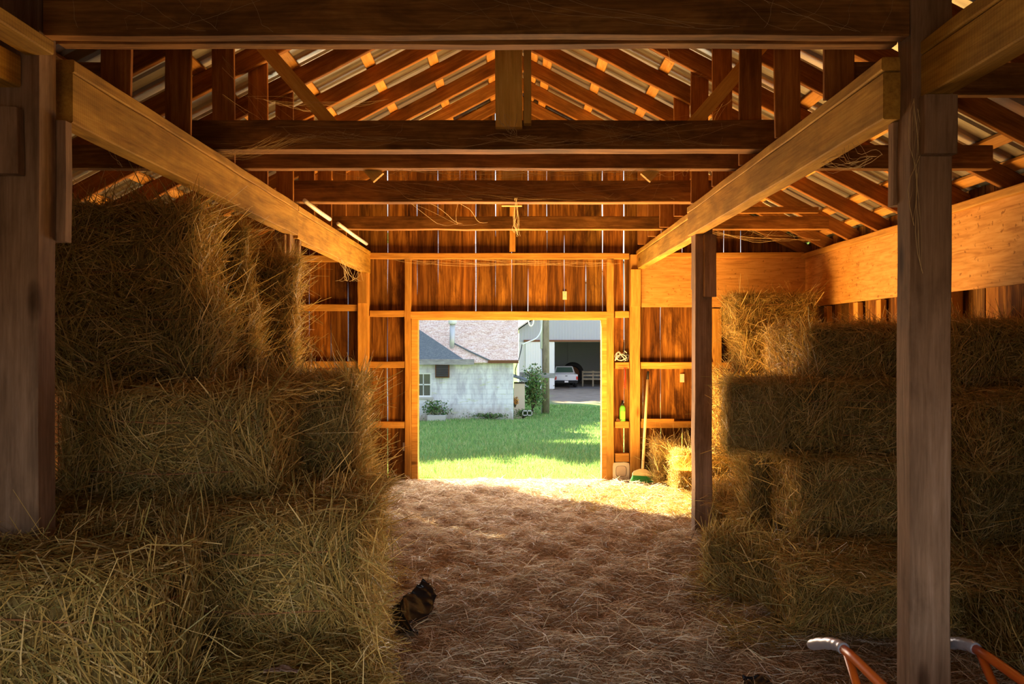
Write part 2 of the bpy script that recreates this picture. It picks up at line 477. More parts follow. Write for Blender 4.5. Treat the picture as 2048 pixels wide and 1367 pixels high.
# ================================================================== SETTING
def gz(y):                                   # outdoor ground height
    if y < 9.1: return 0.0
    if y < 30: return -.069*(y-9.1)
    if y < 60: return -1.442 - .0185*(y-30)
    return -1.997
def hay_h(x, y):                             # top of the trodden hay indoors
    s = np.sin
    h = .030 + .016*s(3.1*x+1.7*y) + .014*s(5.3*y-2.2*x+1.0) + .012*s(7.9*x+6.1*y+.6) + .010*s(11*x-9*y+2)
    h = .03 + (h-.03)*(1-.75*np.clip((x+.1)/.5, 0, 1)*np.clip((y-6.6)/.6, 0, 1))
    h = h + .055*np.exp(-((x+.62)**2/.10+(y-7.7)**2/.06)) + .05*np.exp(-((x+.35)**2/.2+(y-8.15)**2/.03))
    h = h + .022*s(17*x+4*y)*s(13*y-6*x) + .13*np.exp(-((x-1.55)**2/.10+(y-5.9)**2/.25)) + .05*np.clip((x-1.75)/.6, 0, 1)*np.clip((y-6.2)/1.5, 0, 1)
    h = h + .04*np.exp(-((y-5.8)/1.6)**2)
    return np.maximum(h, .004)

YB = 9.05            # inner face of the back wall boards
YF = -.35            # front wall
XL, XR = -3.62, 3.56
RZ, RS = 4.52, .52   # underside of the rafters at the ridge, roof slope
DX0, DX1, DZ = -1.127, 1.074, 1.945   # doorway

# floor
nx, ny = 150, 190
xs = np.linspace(XL, XR, nx); ys = np.linspace(YF, 9.12, ny)
X, Y = np.meshgrid(xs, ys); Z = hay_h(X, Y)
Z = np.where(Y > 8.95, np.minimum(Z, .02), Z)
V = np.stack([X, Y, Z], -1).reshape(-1, 3)
ii = (np.arange(ny-1)[:, None]*nx+np.arange(nx-1)[None]).ravel()
Q = np.stack([ii, ii+1, ii+nx+1, ii+nx], 1)
me = mesh_np('floor', V, Q, M['litter']); me.polygons.foreach_set('use_smooth', [True]*len(me.polygons))
fl = bpy.data.objects.new('floor', me); COL.objects.link(fl); tag(fl, kind='structure')

# trodden straw over the floor
def litter(n, x0, x1, y0, y1, near=True):
    u = G.random(n)
    y = y0 + (y1-y0)*u**1.35 if near else y0+(y1-y0)*u
    x = G.uniform(x0, x1, n)
    a = G.uniform(0, 2*PI, n); a = a + .8*np.sin(2.3*x+1.9*y)
    lift = np.where(G.random(n) < .10, G.uniform(.15, .75, n), np.abs(G.normal(size=n))*.12)
    D = np.stack([np.cos(a)*np.cos(lift), np.sin(a)*np.cos(lift), np.sin(lift)], 1)
    L = np.clip(G.gamma(3.2, .028, n), .025, .22); W = G.uniform(.0018, .0048, n)
    z = hay_h(x, y) + G.uniform(.0, .012, n) + np.sin(lift)*L*.45
    return ribbons(np.stack([x, y, z], 1), D, L, W, np.abs(G.normal(size=n))*.06, pick(LITPAL, n, .22), B=np.tile([[0, 0, 1.]], (n, 1)))
V, Q, T = litter(110000, -1.75, 2.6, 2.0, 8.93)
me = mesh_np('straw_litter', V, Q, M['straw'], T)
sl = bpy.data.objects.new('straw_litter', me); COL.objects.link(sl)
tag(sl, 'loose golden straw scattered over the trodden aisle floor', 'straw', kind='stuff')

# ground outdoors: one sheet to the horizon on every side
gx = np.concatenate([np.linspace(-90, -12, 14), np.linspace(-10, 16, 53), np.linspace(18, 90, 14)])
gy = np.concatenate([np.linspace(-70, -6, 14), np.linspace(-4, 8, 7), [9.1], np.linspace(9.6, 30, 42), np.linspace(31, 64, 34), np.linspace(68, 160, 12)])
X, Y = np.meshgrid(gx, gy)
Z = np.vectorize(gz)(Y) - .03 + np.where(Y > 9.5, .04*np.sin(X*.8+Y*.5)+.03*np.sin(X*1.7-Y*.9), 0)
tintv = np.clip(((Y-40)/2.5), 0, 1)*np.clip((X-1.2+.4*np.sin(Y))/1.2, 0, 1)*np.clip((58-Y)/.5+1, 0, 1)
tintv = np.where(Y > 57, 1.0*(X > 1), tintv); tintv = np.where(Y < 5, 1.0, tintv)
Vg = np.stack([X, Y, Z], -1).reshape(-1, 3); n = len(gx)
ii = (np.arange(len(gy)-1)[:, None]*n+np.arange(n-1)[None]).ravel()
me = mesh_np('ground', Vg, np.stack([ii, ii+1, ii+n+1, ii+n], 1), M['ground'], np.repeat(tintv.reshape(-1, 1), 3, 1))
go = bpy.data.objects.new('ground', me); COL.objects.link(go); tag(go, kind='structure')

# walls of upright planks with daylight between them
def plank_wall(name, along, x0, x1, ybase, ztop, holes=(), thick=.024, wmin=.19, wmax=.27, zb=0.0, gapf=1.0, seed=1):
    """Upright boards; along='x' for a cross wall. ztop(x) gives the top. holes: (a0,a1,z0,z1) left open."""
    rr = random.Random(seed)
    vs, fs, tint = [], [], []
    x = x0
    while x < x1 - .02:
        w = min(rr.uniform(wmin, wmax), x1-x)
        for h in holes:
            for hx in h[:2]:
                if x < hx-.03 < x+w or x < hx < x+w: w = hx-x
        if w < 1e-4: w = .15
        a, b = x, x+w
        x = b
        g0 = rr.choice([.0, .0, .001, .001, .002, .003, .0045])*gapf; g1 = rr.choice([.0, .0, .0, .001, .0015, .003])*gapf
        a += g0; b -= g1
        segs = [(zb, ztop((a+b)/2))]
        for h0, h1, z0, z1 in holes:
            if b > h0+.01 and a < h1-.01:
                ns = []
                for s0, s1 in segs:
                    if z0 > s0: ns.append((s0, min(z0, s1)))
                    if z1 < s1: ns.append((max(z1, s0), s1))
                segs = ns
        shade = rr.uniform(.48, 1.02); hue = rr.uniform(.88, 1.1)
        off = rr.uniform(0, .012)
        for s0, s1 in segs:
            if s1-s0 < .01: continue
            m = max(2, int((s1-s0)/.22)); bse = len(vs)
            pa, pb = rr.uniform(0, 6), rr.uniform(0, 6)
            for i in range(m+1):
                z = s0+(s1-s0)*i/m
                da = .0016*gapf*(math.sin(z*2.3+pa)+.7*math.sin(z*7+pb)); db = .0016*gapf*(math.sin(z*2.1+pb)+.7*math.sin(z*6+pa))
                ta = tb = 0.0
                if i == m: ta, tb = ztop(a)-ztop((a+b)/2) if s1 >= ztop((a+b)/2)-.001 else 0, ztop(b)-ztop((a+b)/2) if s1 >= ztop((a+b)/2)-.001 else 0
                for (px, py, pz) in ((a+da, ybase+off, z+ta), (b+db, ybase+off, z+tb), (b+db, ybase+off+thick, z+tb), (a+da, ybase+off+thick, z+ta)):
                    vs.append((px, py, pz) if along == 'x' else (py, px, pz)); tint.append((shade*hue, shade, shade*.95))
            for i in range(m):
                for k in range(4):
                    fs.append((bse+i*4+k, bse+i*4+(k+1) % 4, bse+(i+1)*4+(k+1) % 4, bse+(i+1)*4+k))
            fs.append((bse, bse+3, bse+2, bse+1)); e = bse+m*4; fs.append((e, e+1, e+2, e+3))
    me = bpy.data.meshes.new(name); me.from_pydata(vs, [], fs); me.materials.append(M['plank'])
    a = me.color_attributes.new('tint', 'FLOAT_COLOR', 'POINT')
    c = np.ones((len(vs), 4), np.float32); c[:, :3] = tint; a.data.foreach_set('color', c.ravel())
    o = bpy.data.objects.new(name, me); COL.objects.link(o); tag(o, kind='structure'); return o
top = lambda x: RZ - RS*abs(x) + .20
plank_wall('wall_back', 'x', XL, XR, YB, top, [(DX0-.02, DX1+.02, -1, DZ+.03)], seed=5, gapf=1.9)
plank_wall('wall_right', 'y', YF, YB, XR, lambda y: RZ-RS*XR+.19, seed=8, gapf=.35)
plank_wall('wall_left', 'y', YF, YB, XL-.03, lambda y: RZ+RS*XL+.19, seed=9, gapf=.0)
plank_wall('wall_front', 'x', XL, XR, YF-.04, top, [(-1.85, 1.75, -1, 1.85)], seed=12, gapf=.0)

# roof sheets: ribbed metal, ribs run up the slope
def roof():
    mb = MB(); y = YF-.4; prof = []
    while y < 9.5:
        prof += [(y, 0), (y+.085, 0), (y+.10, .022), (y+.118, .022), (y+.133, 0)]
        y += .152
    for s in (-1, 1):
        b = len(mb.v)
        for (yy, h) in prof:
            for xx in (0.0, 4.05):
                mb.v.append((s*xx, yy, RZ - RS*xx + .155+.05+h))
        for i in range(len(prof)-1):
            f = (b+2*i, b+2*i+1, b+2*i+3, b+2*i+2); mb.f.append(f); mb.m.append(0)
    o = mb.build('ceiling', M['roofmetal']); tag(o, kind='structure')
roof()
# ridge cap closes the joint of the two slopes
mb = MB(); mb.prism([(-.2, RZ+.155+.05+.03-.104), (0, RZ+.155+.05+.035), (.2, RZ+.155+.05+.03-.104), (.2, RZ+.155+.05+.036-.104), (0, RZ+.155+.05+.045), (-.2, RZ+.155+.05+.036-.104)], YF-.4, 9.5)
tag(mb.build('trim_1', M['roofmetal']), kind='structure')

# ================================================================== FRAME
SIDE = {-1: 'tall messy stack side', 1: 'plywood side'}
# rafters (numbered from the gable wall)
nR = 11
for s in (-1, 1):
    for i in range(nR):
        y = 8.97 - .625*i
        zc = .0775
        a = (s*.012, y, RZ+zc-RS*.012); b = (s*3.72, y, RZ+zc-RS*3.72)
        timber('rafter', a, b, (0, 0, 1), .137, .042, M['pine'],
               label=f'brown roof rafter on the {SIDE[s]}, {ORD[i+1]} from the gable wall', cat='rafter', group='rafters under the metal roof')
# purlins
PX = {1: [.22, .36, .84, 1.31, 1.79, 2.27, 2.75, 3.23, 3.46], -1: [.22, .74, 1.22, 1.70, 2.18, 2.66, 3.14, 3.5]}
for s in (-1, 1):
    for i, px in enumerate(PX[s]):
        z = RZ - RS*px + .155+.024
        timber('purlin', (s*px, YF-.3, z), (s*px, 9.4, z), (1, 0, -RS*s), .092, .038, M['purlin'],
               label=f'flat purlin under the roof metal on the {SIDE[s]}, {ORD[i+1]} below the ridge', cat='purlin', group='purlins under the metal roof')
# long beams along the aisle, each bay a length of its own
PD = [2.75, 5.86, 8.93]          # faces of the three rows of posts
def beam(x, s, y0, y1, zb, zt, label, px=None, pz=None):
    """s=+1: its aisle face is at x and it is thick away from the aisle"""
    o = timber('beam', (x+s*.045, y0, (zb+zt)/2), (x+s*.045, y1, (zb+zt)/2), (0, 0, 1), zt-zb, .09, M['beam'], label=label, cat='beam', group='long beams along the aisle')
    q = (x if px is None else px)+s*.05
    timber('top_plate', (q, y0, zt+.027), (q, y1, zt+.027), (1, 0, 0), .11, .05, M['beam'], parent=o)
    return o
beam(-1.78, -1, .0, 2.715, 2.60, 2.715, 'weathered timber beam on the tall stack side, running overhead to the nearest post', px=-1.66)
beam(-1.69, -1, 2.885, 5.93, 2.52, 2.715, 'weathered timber beam above the tall messy stack, between the first and second posts')
beam(-1.70, -1, 5.955, 9.0, 2.50, 2.715, 'weathered timber beam on the tall stack side, from the second post to the gable wall')
beam(1.50, 1, .0, 2.81, 2.575, 2.73, 'broad dark beam overhead, ending at the thick bare post')
beam(1.40, 1, 2.83, 5.97, 2.52, 2.70, 'saw-marked timber beam from the thick bare post to the second post on the plywood side')
beam(1.49, 1, 5.985, 9.0, 2.55, 2.715, 'weathered timber beam from the second post to the plywood at the gable wall')
# posts with bolted support blocks
def post(x0, x1, y0, y1, zt, label, blocks=(), zb=0.0, mat='post'):
    o = timber('post', ((x0+x1)/2, (y0+y1)/2, zb), ((x0+x1)/2, (y0+y1)/2, zt), (1, 0, 0), x1-x0, y1-y0, M[mat], label=label, cat='post', group='posts beside the aisle', rough=.003)
    for (a, b, c, d, e, f) in blocks:
        timber('support_block', ((a+b)/2, (c+d)/2, e), ((a+b)/2, (c+d)/2, f), (1, 0, 0), b-a, d-c, M[mat], parent=o, cuts=(0, 0))
    return o
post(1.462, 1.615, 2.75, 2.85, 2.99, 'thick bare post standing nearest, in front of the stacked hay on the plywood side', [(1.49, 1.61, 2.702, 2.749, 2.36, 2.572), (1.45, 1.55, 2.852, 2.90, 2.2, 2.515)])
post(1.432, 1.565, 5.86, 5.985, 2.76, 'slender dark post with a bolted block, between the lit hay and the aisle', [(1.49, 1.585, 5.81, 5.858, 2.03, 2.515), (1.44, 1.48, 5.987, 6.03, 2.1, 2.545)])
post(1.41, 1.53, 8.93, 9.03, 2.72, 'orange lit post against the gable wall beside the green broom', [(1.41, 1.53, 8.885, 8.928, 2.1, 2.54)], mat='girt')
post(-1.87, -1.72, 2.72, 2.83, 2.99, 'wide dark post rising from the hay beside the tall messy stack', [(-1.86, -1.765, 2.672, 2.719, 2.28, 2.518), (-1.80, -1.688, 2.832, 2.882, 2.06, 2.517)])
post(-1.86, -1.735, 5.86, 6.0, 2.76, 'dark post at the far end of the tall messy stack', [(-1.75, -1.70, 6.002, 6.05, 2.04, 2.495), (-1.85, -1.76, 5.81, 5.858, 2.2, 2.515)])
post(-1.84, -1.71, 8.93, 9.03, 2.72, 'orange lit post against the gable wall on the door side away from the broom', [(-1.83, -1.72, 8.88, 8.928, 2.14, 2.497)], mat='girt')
# posts in the plywood-side wall
timber('wall_post', (3.49, 5.95, 0), (3.49, 5.95, 2.76), (1, 0, 0), .10, .13, M['girt'], label='orange lit post in the side wall between two plywood panels', cat='post')
# joists across the aisle and the side bays
def joist(x0, x1, y, z0, z1, t, label, zz=None):
    return timber('joist', (x0, y, (z0+z1)/2), (x1, y, (z0+z1)/2), (0, 0, 1), z1-z0, t, M['joist'], label=label, cat='joist', group='joists across the barn')
joist(-1.71, 1.45, 2.765, 2.80, 2.99, .06, 'dark joist nearest overhead, front one of the pair between the two near posts')
joist(-1.71, 1.45, 2.85, 2.80, 2.99, .06, 'joist behind the nearest overhead joist, rear one of the pair')
joist(1.52, 3.1, 3.43, 2.80, 2.95, .05, 'dark joist over the side bay just past the thick bare post')
joist(-3.1, -1.80, 3.43, 2.80, 2.95, .05, 'dark joist over the side bay just past the wide dark post')
joist(-1.9, 1.72, 4.475, 2.815, 2.985, .125, 'thick dark joist under the ridge post, halfway to the second posts')
joist(-3.1, 3.1, 4.875, 2.80, 2.95, .085, 'long thin joist just behind the thick dark joist at the ridge post')
joist(-1.88, 1.62, 6.11, 2.81, 2.985, .105, 'brown joist resting over the second pair of posts')
joist(-3.15, 3.15, 7.50, 2.80, 2.93, .09, 'long brown joist nearest the gable wall, spanning both side bays')
joist(1.62, 3.0, 7.36, 2.94, 3.0, .05, 'thin upper joist over the plywood side bay near the gable wall')
# hangers: upright boards from the rafters down onto the long beams
for s, xa in ((-1, -1.712), (1, 1.402)):
    for i in range(1, 10):
        y = 9.04 - .625*i
        x = xa + s*.069
        zt = RZ - RS*abs(x) + .11
        timber('hanger_board', (x, y-.034, 2.77), (x, y-.034, zt), (1, 0, 0), .136, .026, M['pine'],
               label=f'upright hanger board on the {SIDE[s]}, {ORD[i+1]} from the gable wall', cat='board', group='upright hanger boards')
# ridge posts and braces
timber('ridge_post', (-.018, 4.385, 2.93), (-.018, 4.385, 4.6), (1, 0, 0), .155, .05, M['litwood'], label='yellow lit ridge post board hanging in front of the thick joist', cat='post')
timber('ridge_post', (.09, 4.39, 2.95), (.09, 4.39, 4.6), (1, 0, 0), .045, .06, M['litwood'], label='narrow strip nailed beside the yellow lit ridge post', cat='post')
timber('ridge_post', (-.0, 6.19, 2.80), (-.0, 6.19, 4.6), (1, 0, 0), .17, .05, M['litwood'], label='ridge post board behind, seen between the second and third joists', cat='post')
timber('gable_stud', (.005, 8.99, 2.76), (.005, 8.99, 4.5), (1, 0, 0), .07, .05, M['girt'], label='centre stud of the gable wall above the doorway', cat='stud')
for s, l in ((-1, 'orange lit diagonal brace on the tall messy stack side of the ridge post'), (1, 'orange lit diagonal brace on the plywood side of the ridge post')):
    timber('brace', (s*1.75, 4.945, 3.75), (s*.88, 4.945, 2.76), (1, 0, 1), .088, .038, M['litwood'], label=l, cat='brace', group='diagonal roof braces')

# ---- gable wall framing
yg = 9.005
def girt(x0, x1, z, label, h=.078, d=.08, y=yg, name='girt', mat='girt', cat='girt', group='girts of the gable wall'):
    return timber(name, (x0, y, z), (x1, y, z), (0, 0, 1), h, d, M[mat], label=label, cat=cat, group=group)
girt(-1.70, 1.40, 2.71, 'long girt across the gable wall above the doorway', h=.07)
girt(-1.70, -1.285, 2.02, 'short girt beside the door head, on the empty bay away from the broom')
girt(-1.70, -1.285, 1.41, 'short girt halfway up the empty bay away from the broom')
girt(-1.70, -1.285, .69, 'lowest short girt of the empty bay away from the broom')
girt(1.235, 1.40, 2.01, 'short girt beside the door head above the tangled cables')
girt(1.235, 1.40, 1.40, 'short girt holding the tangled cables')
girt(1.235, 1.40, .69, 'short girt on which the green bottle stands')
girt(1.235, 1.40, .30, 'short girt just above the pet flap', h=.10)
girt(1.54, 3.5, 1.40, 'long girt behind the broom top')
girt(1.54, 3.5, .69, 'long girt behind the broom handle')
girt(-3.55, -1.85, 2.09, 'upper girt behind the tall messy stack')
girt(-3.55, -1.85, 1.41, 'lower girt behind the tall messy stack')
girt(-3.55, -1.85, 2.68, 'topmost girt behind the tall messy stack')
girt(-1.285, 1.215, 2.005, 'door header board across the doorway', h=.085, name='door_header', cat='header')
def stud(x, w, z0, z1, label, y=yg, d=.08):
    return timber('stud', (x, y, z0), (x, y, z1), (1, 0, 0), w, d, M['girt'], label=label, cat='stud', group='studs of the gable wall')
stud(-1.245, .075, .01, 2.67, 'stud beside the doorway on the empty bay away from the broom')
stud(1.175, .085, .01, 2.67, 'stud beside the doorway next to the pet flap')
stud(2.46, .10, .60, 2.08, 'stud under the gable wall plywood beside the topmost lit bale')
# door casing: structure
mb = MB(); mb.box(DX0-.075, DX0, 8.975, 9.10, .0, DZ); mb.box(DX1, DX1+.075, 8.975, 9.10, .0, DZ); mb.box(DX0-.075, DX1+.075, 8.975, 9.10, DZ, DZ+.032)
mb.box(DX0, DX1, 9.0, 9.12, -.02, .022)
tag(mb.build('trim_2', M['girt']), kind='structure')

# plywood
def ply(name, a, b, z0, z1, axis, at, label):
    mb = MB(); L = b-a
    mb.box(-L/2, L/2, -.009, .009, -(z1-z0)/2, (z1-z0)/2)
    o = mb.build(name, M['ply']); o.location = ((a+b)/2, at, (z0+z1)/2) if axis == 'x' else (at, (a+b)/2, (z0+z1)/2)
    if axis == 'y': o.rotation_euler = (0, 0, PI/2)
    return tag(o, label, 'plywood panel', 'plywood panels', 'thing')
ply('plywood_panel', 1.545, 3.50, 2.095, 2.74, 'x', 8.955, 'orange plywood panel on the gable wall behind the topmost lit bale')
ply('plywood_panel', 6.04, 8.94, 2.09, 2.68, 'y', 3.505, 'long plywood panel on the side wall meeting the gable wall corner')
ply('plywood_panel', 3.4, 5.87, 2.07, 2.68, 'y', 3.42, 'knotty plywood panel high on the side wall nearest the bare post')
timber('ledger', (1.545, 8.93, 2.715), (3.47, 8.93, 2.715), (0, 0, 1), .06, .03, M['girt'], label='thin ledger strip along the top of the gable wall plywood', cat='strip')
timber('ledger', (3.47, 6.04, 2.70), (3.47, 8.93, 2.70), (0, 0, 1), .06, .05, M['girt'], label='ledger strip along the top of the long side wall plywood', cat='strip')
timber('ledger', (3.385, 3.4, 2.70), (3.385, 5.87, 2.70), (0, 0, 1), .06, .05, M['girt'], label='ledger strip along the top of the knotty plywood near the bare post', cat='strip')
for i, y in enumerate((7.15, 7.62, 8.35)):
    timber('wall_stud', (3.52, y, .1), (3.52, y, 2.08), (0, 1, 0), .09, .06, M['girt'], label=f'side wall stud under the long plywood, {ORD[i+1]} towards the gable wall', cat='stud', group='studs of the side wall')

# ================================================================== HAY
LS, RSK, LIT = 'hay bales of the stack under the tall messy side', 'hay bales stacked behind the bare post', 'sunlit hay bales by the gable wall'
# low front of the left stack
bale('greenish bale at the very front of the low stack, beside the dark post foot', LS, -2.08, -1.12, 2.28, 2.71, .47, .955)
bale('bale hidden under the frontmost greenish bale', LS, -2.10, -1.16, 2.25, 2.74, .0, .465)
bale('bottom bale at the aisle corner, its top strewn with loose straw', LS, -1.13, -.50, 2.35, 2.96, .0, .475)
bale('second-tier bale facing the camera behind the strewn bottom bale', LS, -1.42, -.61, 2.99, 3.45, .475, .96)
bale('bottom bale beneath the second-tier bale by the aisle', LS, -1.5, -.63, 2.98, 3.5, .0, .475)
bale('flat-lying second-tier bale in the step behind the front pair', LS, -1.55, -.72, 3.47, 3.93, .475, .955)
bale('bottom bale of the aisle edge, third from the front', LS, -1.52, -.73, 3.52, 4.0, .0, .47)
bale('second-tier bale tucked behind the wide dark post', LS, -2.46, -1.5, 2.9, 3.38, .475, .955)
bale('bottom bale behind the wide dark post', LS, -2.46, -1.52, 2.9, 3.4, .0, .47)
bale('third-tier bale with golden face behind the wide dark post', LS, -2.06, -1.10, 3.40, 3.88, .96, 1.44)
bale('second-tier bale under the golden third-tier bale', LS, -2.5, -1.57, 3.42, 3.92, .475, .955)
bale('square-ended third-tier bale by the aisle at the top of the low stack', LS, -1.41, -.90, 3.98, 4.92, .96, 1.455, end=True, rz=.15)
bale('second-tier bale under the square-ended bale, spilling into the aisle', LS, -1.37, -.87, 3.97, 4.93, .475, .955, end=True, messy=True, rz=.15)
bale('bottom bale under the spilling bale at the aisle', LS, -1.36, -.86, 4.03, 4.95, .0, .47, end=True, rz=.15)
bale('third-tier bale behind the golden one, carrying the messy bales', LS, -2.36, -1.38, 3.93, 4.42, .96, 1.44)
bale('third-tier bale deep in the stack towards the far post', LS, -2.36, -1.38, 4.44, 4.9, .96, 1.44)
bale('third-tier bale at the foot of the glowing messy column', LS, -2.3, -1.4, 4.95, 5.45, .96, 1.44)
# the tall messy back
T = 'messy bales of the tall stack'
bale('loose fourth-tier bale of the tall messy stack nearest the dark post', T, -2.56, -1.62, 3.92, 4.40, 1.44, 1.93, messy=True, tilt=.02, rz=.12)
bale('topmost messy bale nearest the dark post, right under the roof', T, -2.62, -1.70, 3.92, 4.42, 1.93, 2.40, messy=True, tilt=.03, rz=.16)
bale('fourth-tier messy bale in the dip in the middle of the tall stack', T, -2.5, -1.62, 4.46, 4.92, 1.44, 1.92, messy=True, rz=.3)
bale('fifth-tier messy bale in the dip in the middle of the tall stack', T, -2.5, -1.68, 4.48, 4.95, 1.92, 2.35, messy=True, tilt=.08, rz=.34)
bale('glowing fourth-tier messy bale beside the far dark post', T, -2.36, -1.54, 4.98, 5.46, 1.44, 1.86, messy=True, rz=.42)
bale('glowing topmost messy bale beside the far dark post', T, -2.36, -1.52, 4.96, 5.48, 1.86, 2.27, messy=True, tilt=-.03, rz=.36)
# right front
bale('low bale turned askew at the corner of the aisle behind the bare post', RSK, 1.30, 1.92, 4.60, 5.06, .0, .43, rz=-1.15)
bale('front bale on the floor beside the wheelbarrow grip', RSK, 1.54, 2.44, 4.13, 4.58, .0, .475, messy=False)
bale('floor bale behind the wheelbarrow on the far side of the bare post', RSK, 2.47, 3.36, 3.58, 4.10, .0, .475)
bale('floor bale under the stack behind the wheelbarrow', RSK, 2.44, 3.28, 4.13, 4.60, .0, .475)
bale('flattened floor bale at the foot of the slender post', RSK, 1.62, 2.55, 5.88, 6.36, .02, .50, messy=True)
bale('floor bale hidden under the dark second-tier bale', RSK, 1.95, 2.62, 4.66, 5.12, .0, .475)
bale('floor bale behind the askew corner bale', RSK, 1.62, 2.5, 5.25, 5.78, .0, .47)
bale('dark second-tier bale behind the bare post, above the askew corner bale', RSK, 1.76, 2.66, 4.62, 5.10, .48, .95)
bale('ragged second-tier bale set back under the overhanging bale end, by the aisle', RSK, 1.66, 2.56, 5.13, 5.58, .49, .95, messy=True, rz=-.12)
bale('second-tier bale on the far side of the bare post', RSK, 2.70, 3.36, 4.38, 4.86, .48, .93)
bale('overhanging third-tier bale end facing the camera, at the aisle edge', RSK, 1.45, 1.80, 4.81, 5.34, .955, 1.41, end=True, rz=-.24)
bale('dark third-tier bale behind the bare post beside the overhanging bale end', RSK, 1.80, 2.68, 4.80, 5.30, .955, 1.42)
bale('third-tier bale topped with loose straw beyond the bare post', RSK, 2.66, 3.36, 4.22, 4.70, .935, 1.33)
bale('pale square bale end on the fourth tier behind the bare post', RSK, 1.99, 2.45, 4.98, 5.9, 1.42, 1.785, end=True)
bale('dark fourth-tier bale just behind the bare post', RSK, 2.48, 3.36, 5.12, 5.62, 1.42, 1.80)
bale('third-tier bale under the dark fourth-tier bale', RSK, 2.70, 3.36, 4.74, 5.28, .96, 1.34)
bale('topmost dark bale against the knotty plywood beyond the bare post', RSK, 2.70, 3.34, 4.58, 5.05, 1.345, 1.80)
# sunlit back corner
bale('brightest bale in the sun patch by the gable wall', LIT, 1.77, 2.57, 8.05, 8.46, .07, .495)
bale('narrow bale standing behind the brightest one, against the gable wall', LIT, 1.64, 2.56, 8.50, 8.84, .07, .525)
bale('floor bale in the wall corner beside the brightest one', LIT, 2.60, 3.32, 8.1, 8.55, .05, .50)
bale('glowing second-tier bale behind the slender post', LIT, 2.20, 3.12, 8.08, 8.54, .50, .92)
bale('glowing third-tier bale behind the slender post', LIT, 2.22, 3.16, 8.06, 8.54, .92, 1.34)
bale('glowing fourth-tier bale under the topmost bale in the corner', LIT, 2.50, 3.30, 8.08, 8.54, 1.34, 1.76, messy=True)
bale('topmost tidy bale in the sunlit corner under the plywood', LIT, 2.40, 3.30, 8.10, 8.56, 1.76, 2.19)

# loose straw: heaps, ledges, spills
def spill(label, n, boxes, lift=.35, Lm=.03):
    Ps = []
    for (x0, x1, y0, y1, z0, z1, w) in boxes:
        k = int(n*w); Ps.append(np.stack([G.uniform(x0, x1, k), G.uniform(y0, y1, k), z0+(z1-z0)*G.random(k)**2], 1))
    P = np.concatenate(Ps); n = len(P)
    a = G.uniform(0, 2*PI, n); e = G.normal(size=n)*lift
    D = np.stack([np.cos(a)*np.cos(e), np.sin(a)*np.cos(e), np.sin(e)], 1)
    L = np.clip(G.gamma(4, Lm, n), .04, .28)
    V, Q, T = ribbons(P, D, L, G.uniform(.0018, .0042, n), G.normal(size=n)*.08, pick(HAYPAL, n), B=np.tile([[0, 0, 1.]], (n, 1)))
    o = bpy.data.objects.new('loose_straw', mesh_np('loose_straw', V, Q, M['straw'], T)); COL.objects.link(o)
    return tag(o, label, 'straw', kind='stuff')
spill('loose straw spread over the low steps beside the dark post', 9000, [(-1.1, -.45, 2.35, 3.0, .475, .53, .25), (-1.5, -.6, 3.0, 3.95, .955, 1.0, .35), (-2.2, -1.1, 2.3, 2.7, .955, 1.0, .15), (-2.4, -1.45, 2.9, 3.4, .955, 1.01, .12), (-2.0, -.85, 3.4, 4.9, 1.44, 1.5, .13)], .22)
spill('loose straw spread over the low bales behind the bare post', 8000, [(1.5, 3.4, 3.6, 4.7, .47, .51, .5), (1.7, 2.7, 4.6, 5.1, .95, .97, .1), (1.45, 2.7, 4.8, 5.3, 1.41, 1.44, .12), (2.68, 3.36, 4.2, 4.6, 1.33, 1.41, .2), (1.5, 2.2, 5.0, 5.9, .43, .5, .08)], .22)
def side_spill(label, n, x, y0, y1, z0, z1):
    yy = G.uniform(y0, y1, n); P = np.stack([x*yy + .02 + G.normal(size=n)*.03, yy, G.uniform(z0, z1, n)], 1)
    D = unit(np.stack([G.normal(size=n)*.5+.35, G.normal(size=n)*.6, -np.abs(G.normal(size=n))*.9], 1))
    L = np.clip(G.gamma(4, .028, n), .04, .22)
    V, Q, T = ribbons(P, D, L, G.uniform(.0016, .004, n), G.normal(size=n)*.08, pick(HAYPAL, n))
    o = bpy.data.objects.new('loose_straw', mesh_np('loose_straw', V, Q, M['straw'], T)); COL.objects.link(o)
    return tag(o, label, 'straw', kind='stuff')
side_spill('loose straw hanging down the aisle face of the low stack', 6500, -.193, 2.6, 4.9, .02, .95)
spill('drift of loose straw against the foot of the low stack', 4000, [(-.72, -.50, 2.3, 3.6, .02, .10, .4), (-1.0, -.72, 3.5, 5.2, .02, .12, .6)], .3)
spill('drift of straw round the brightest bale and the broom', 9000, [(.6, 1.9, 7.1, 8.35, .04, .09, .4), (1.75, 2.8, 7.1, 8.9, .07, .13, .4), (1.5, 2.0, 6.3, 7.4, .05, .13, .2)], .3)
spill('drift of straw at the foot of the slender post and the askew bale', 5000, [(1.15, 1.75, 4.0, 6.4, .03, .12, 1)], .3)

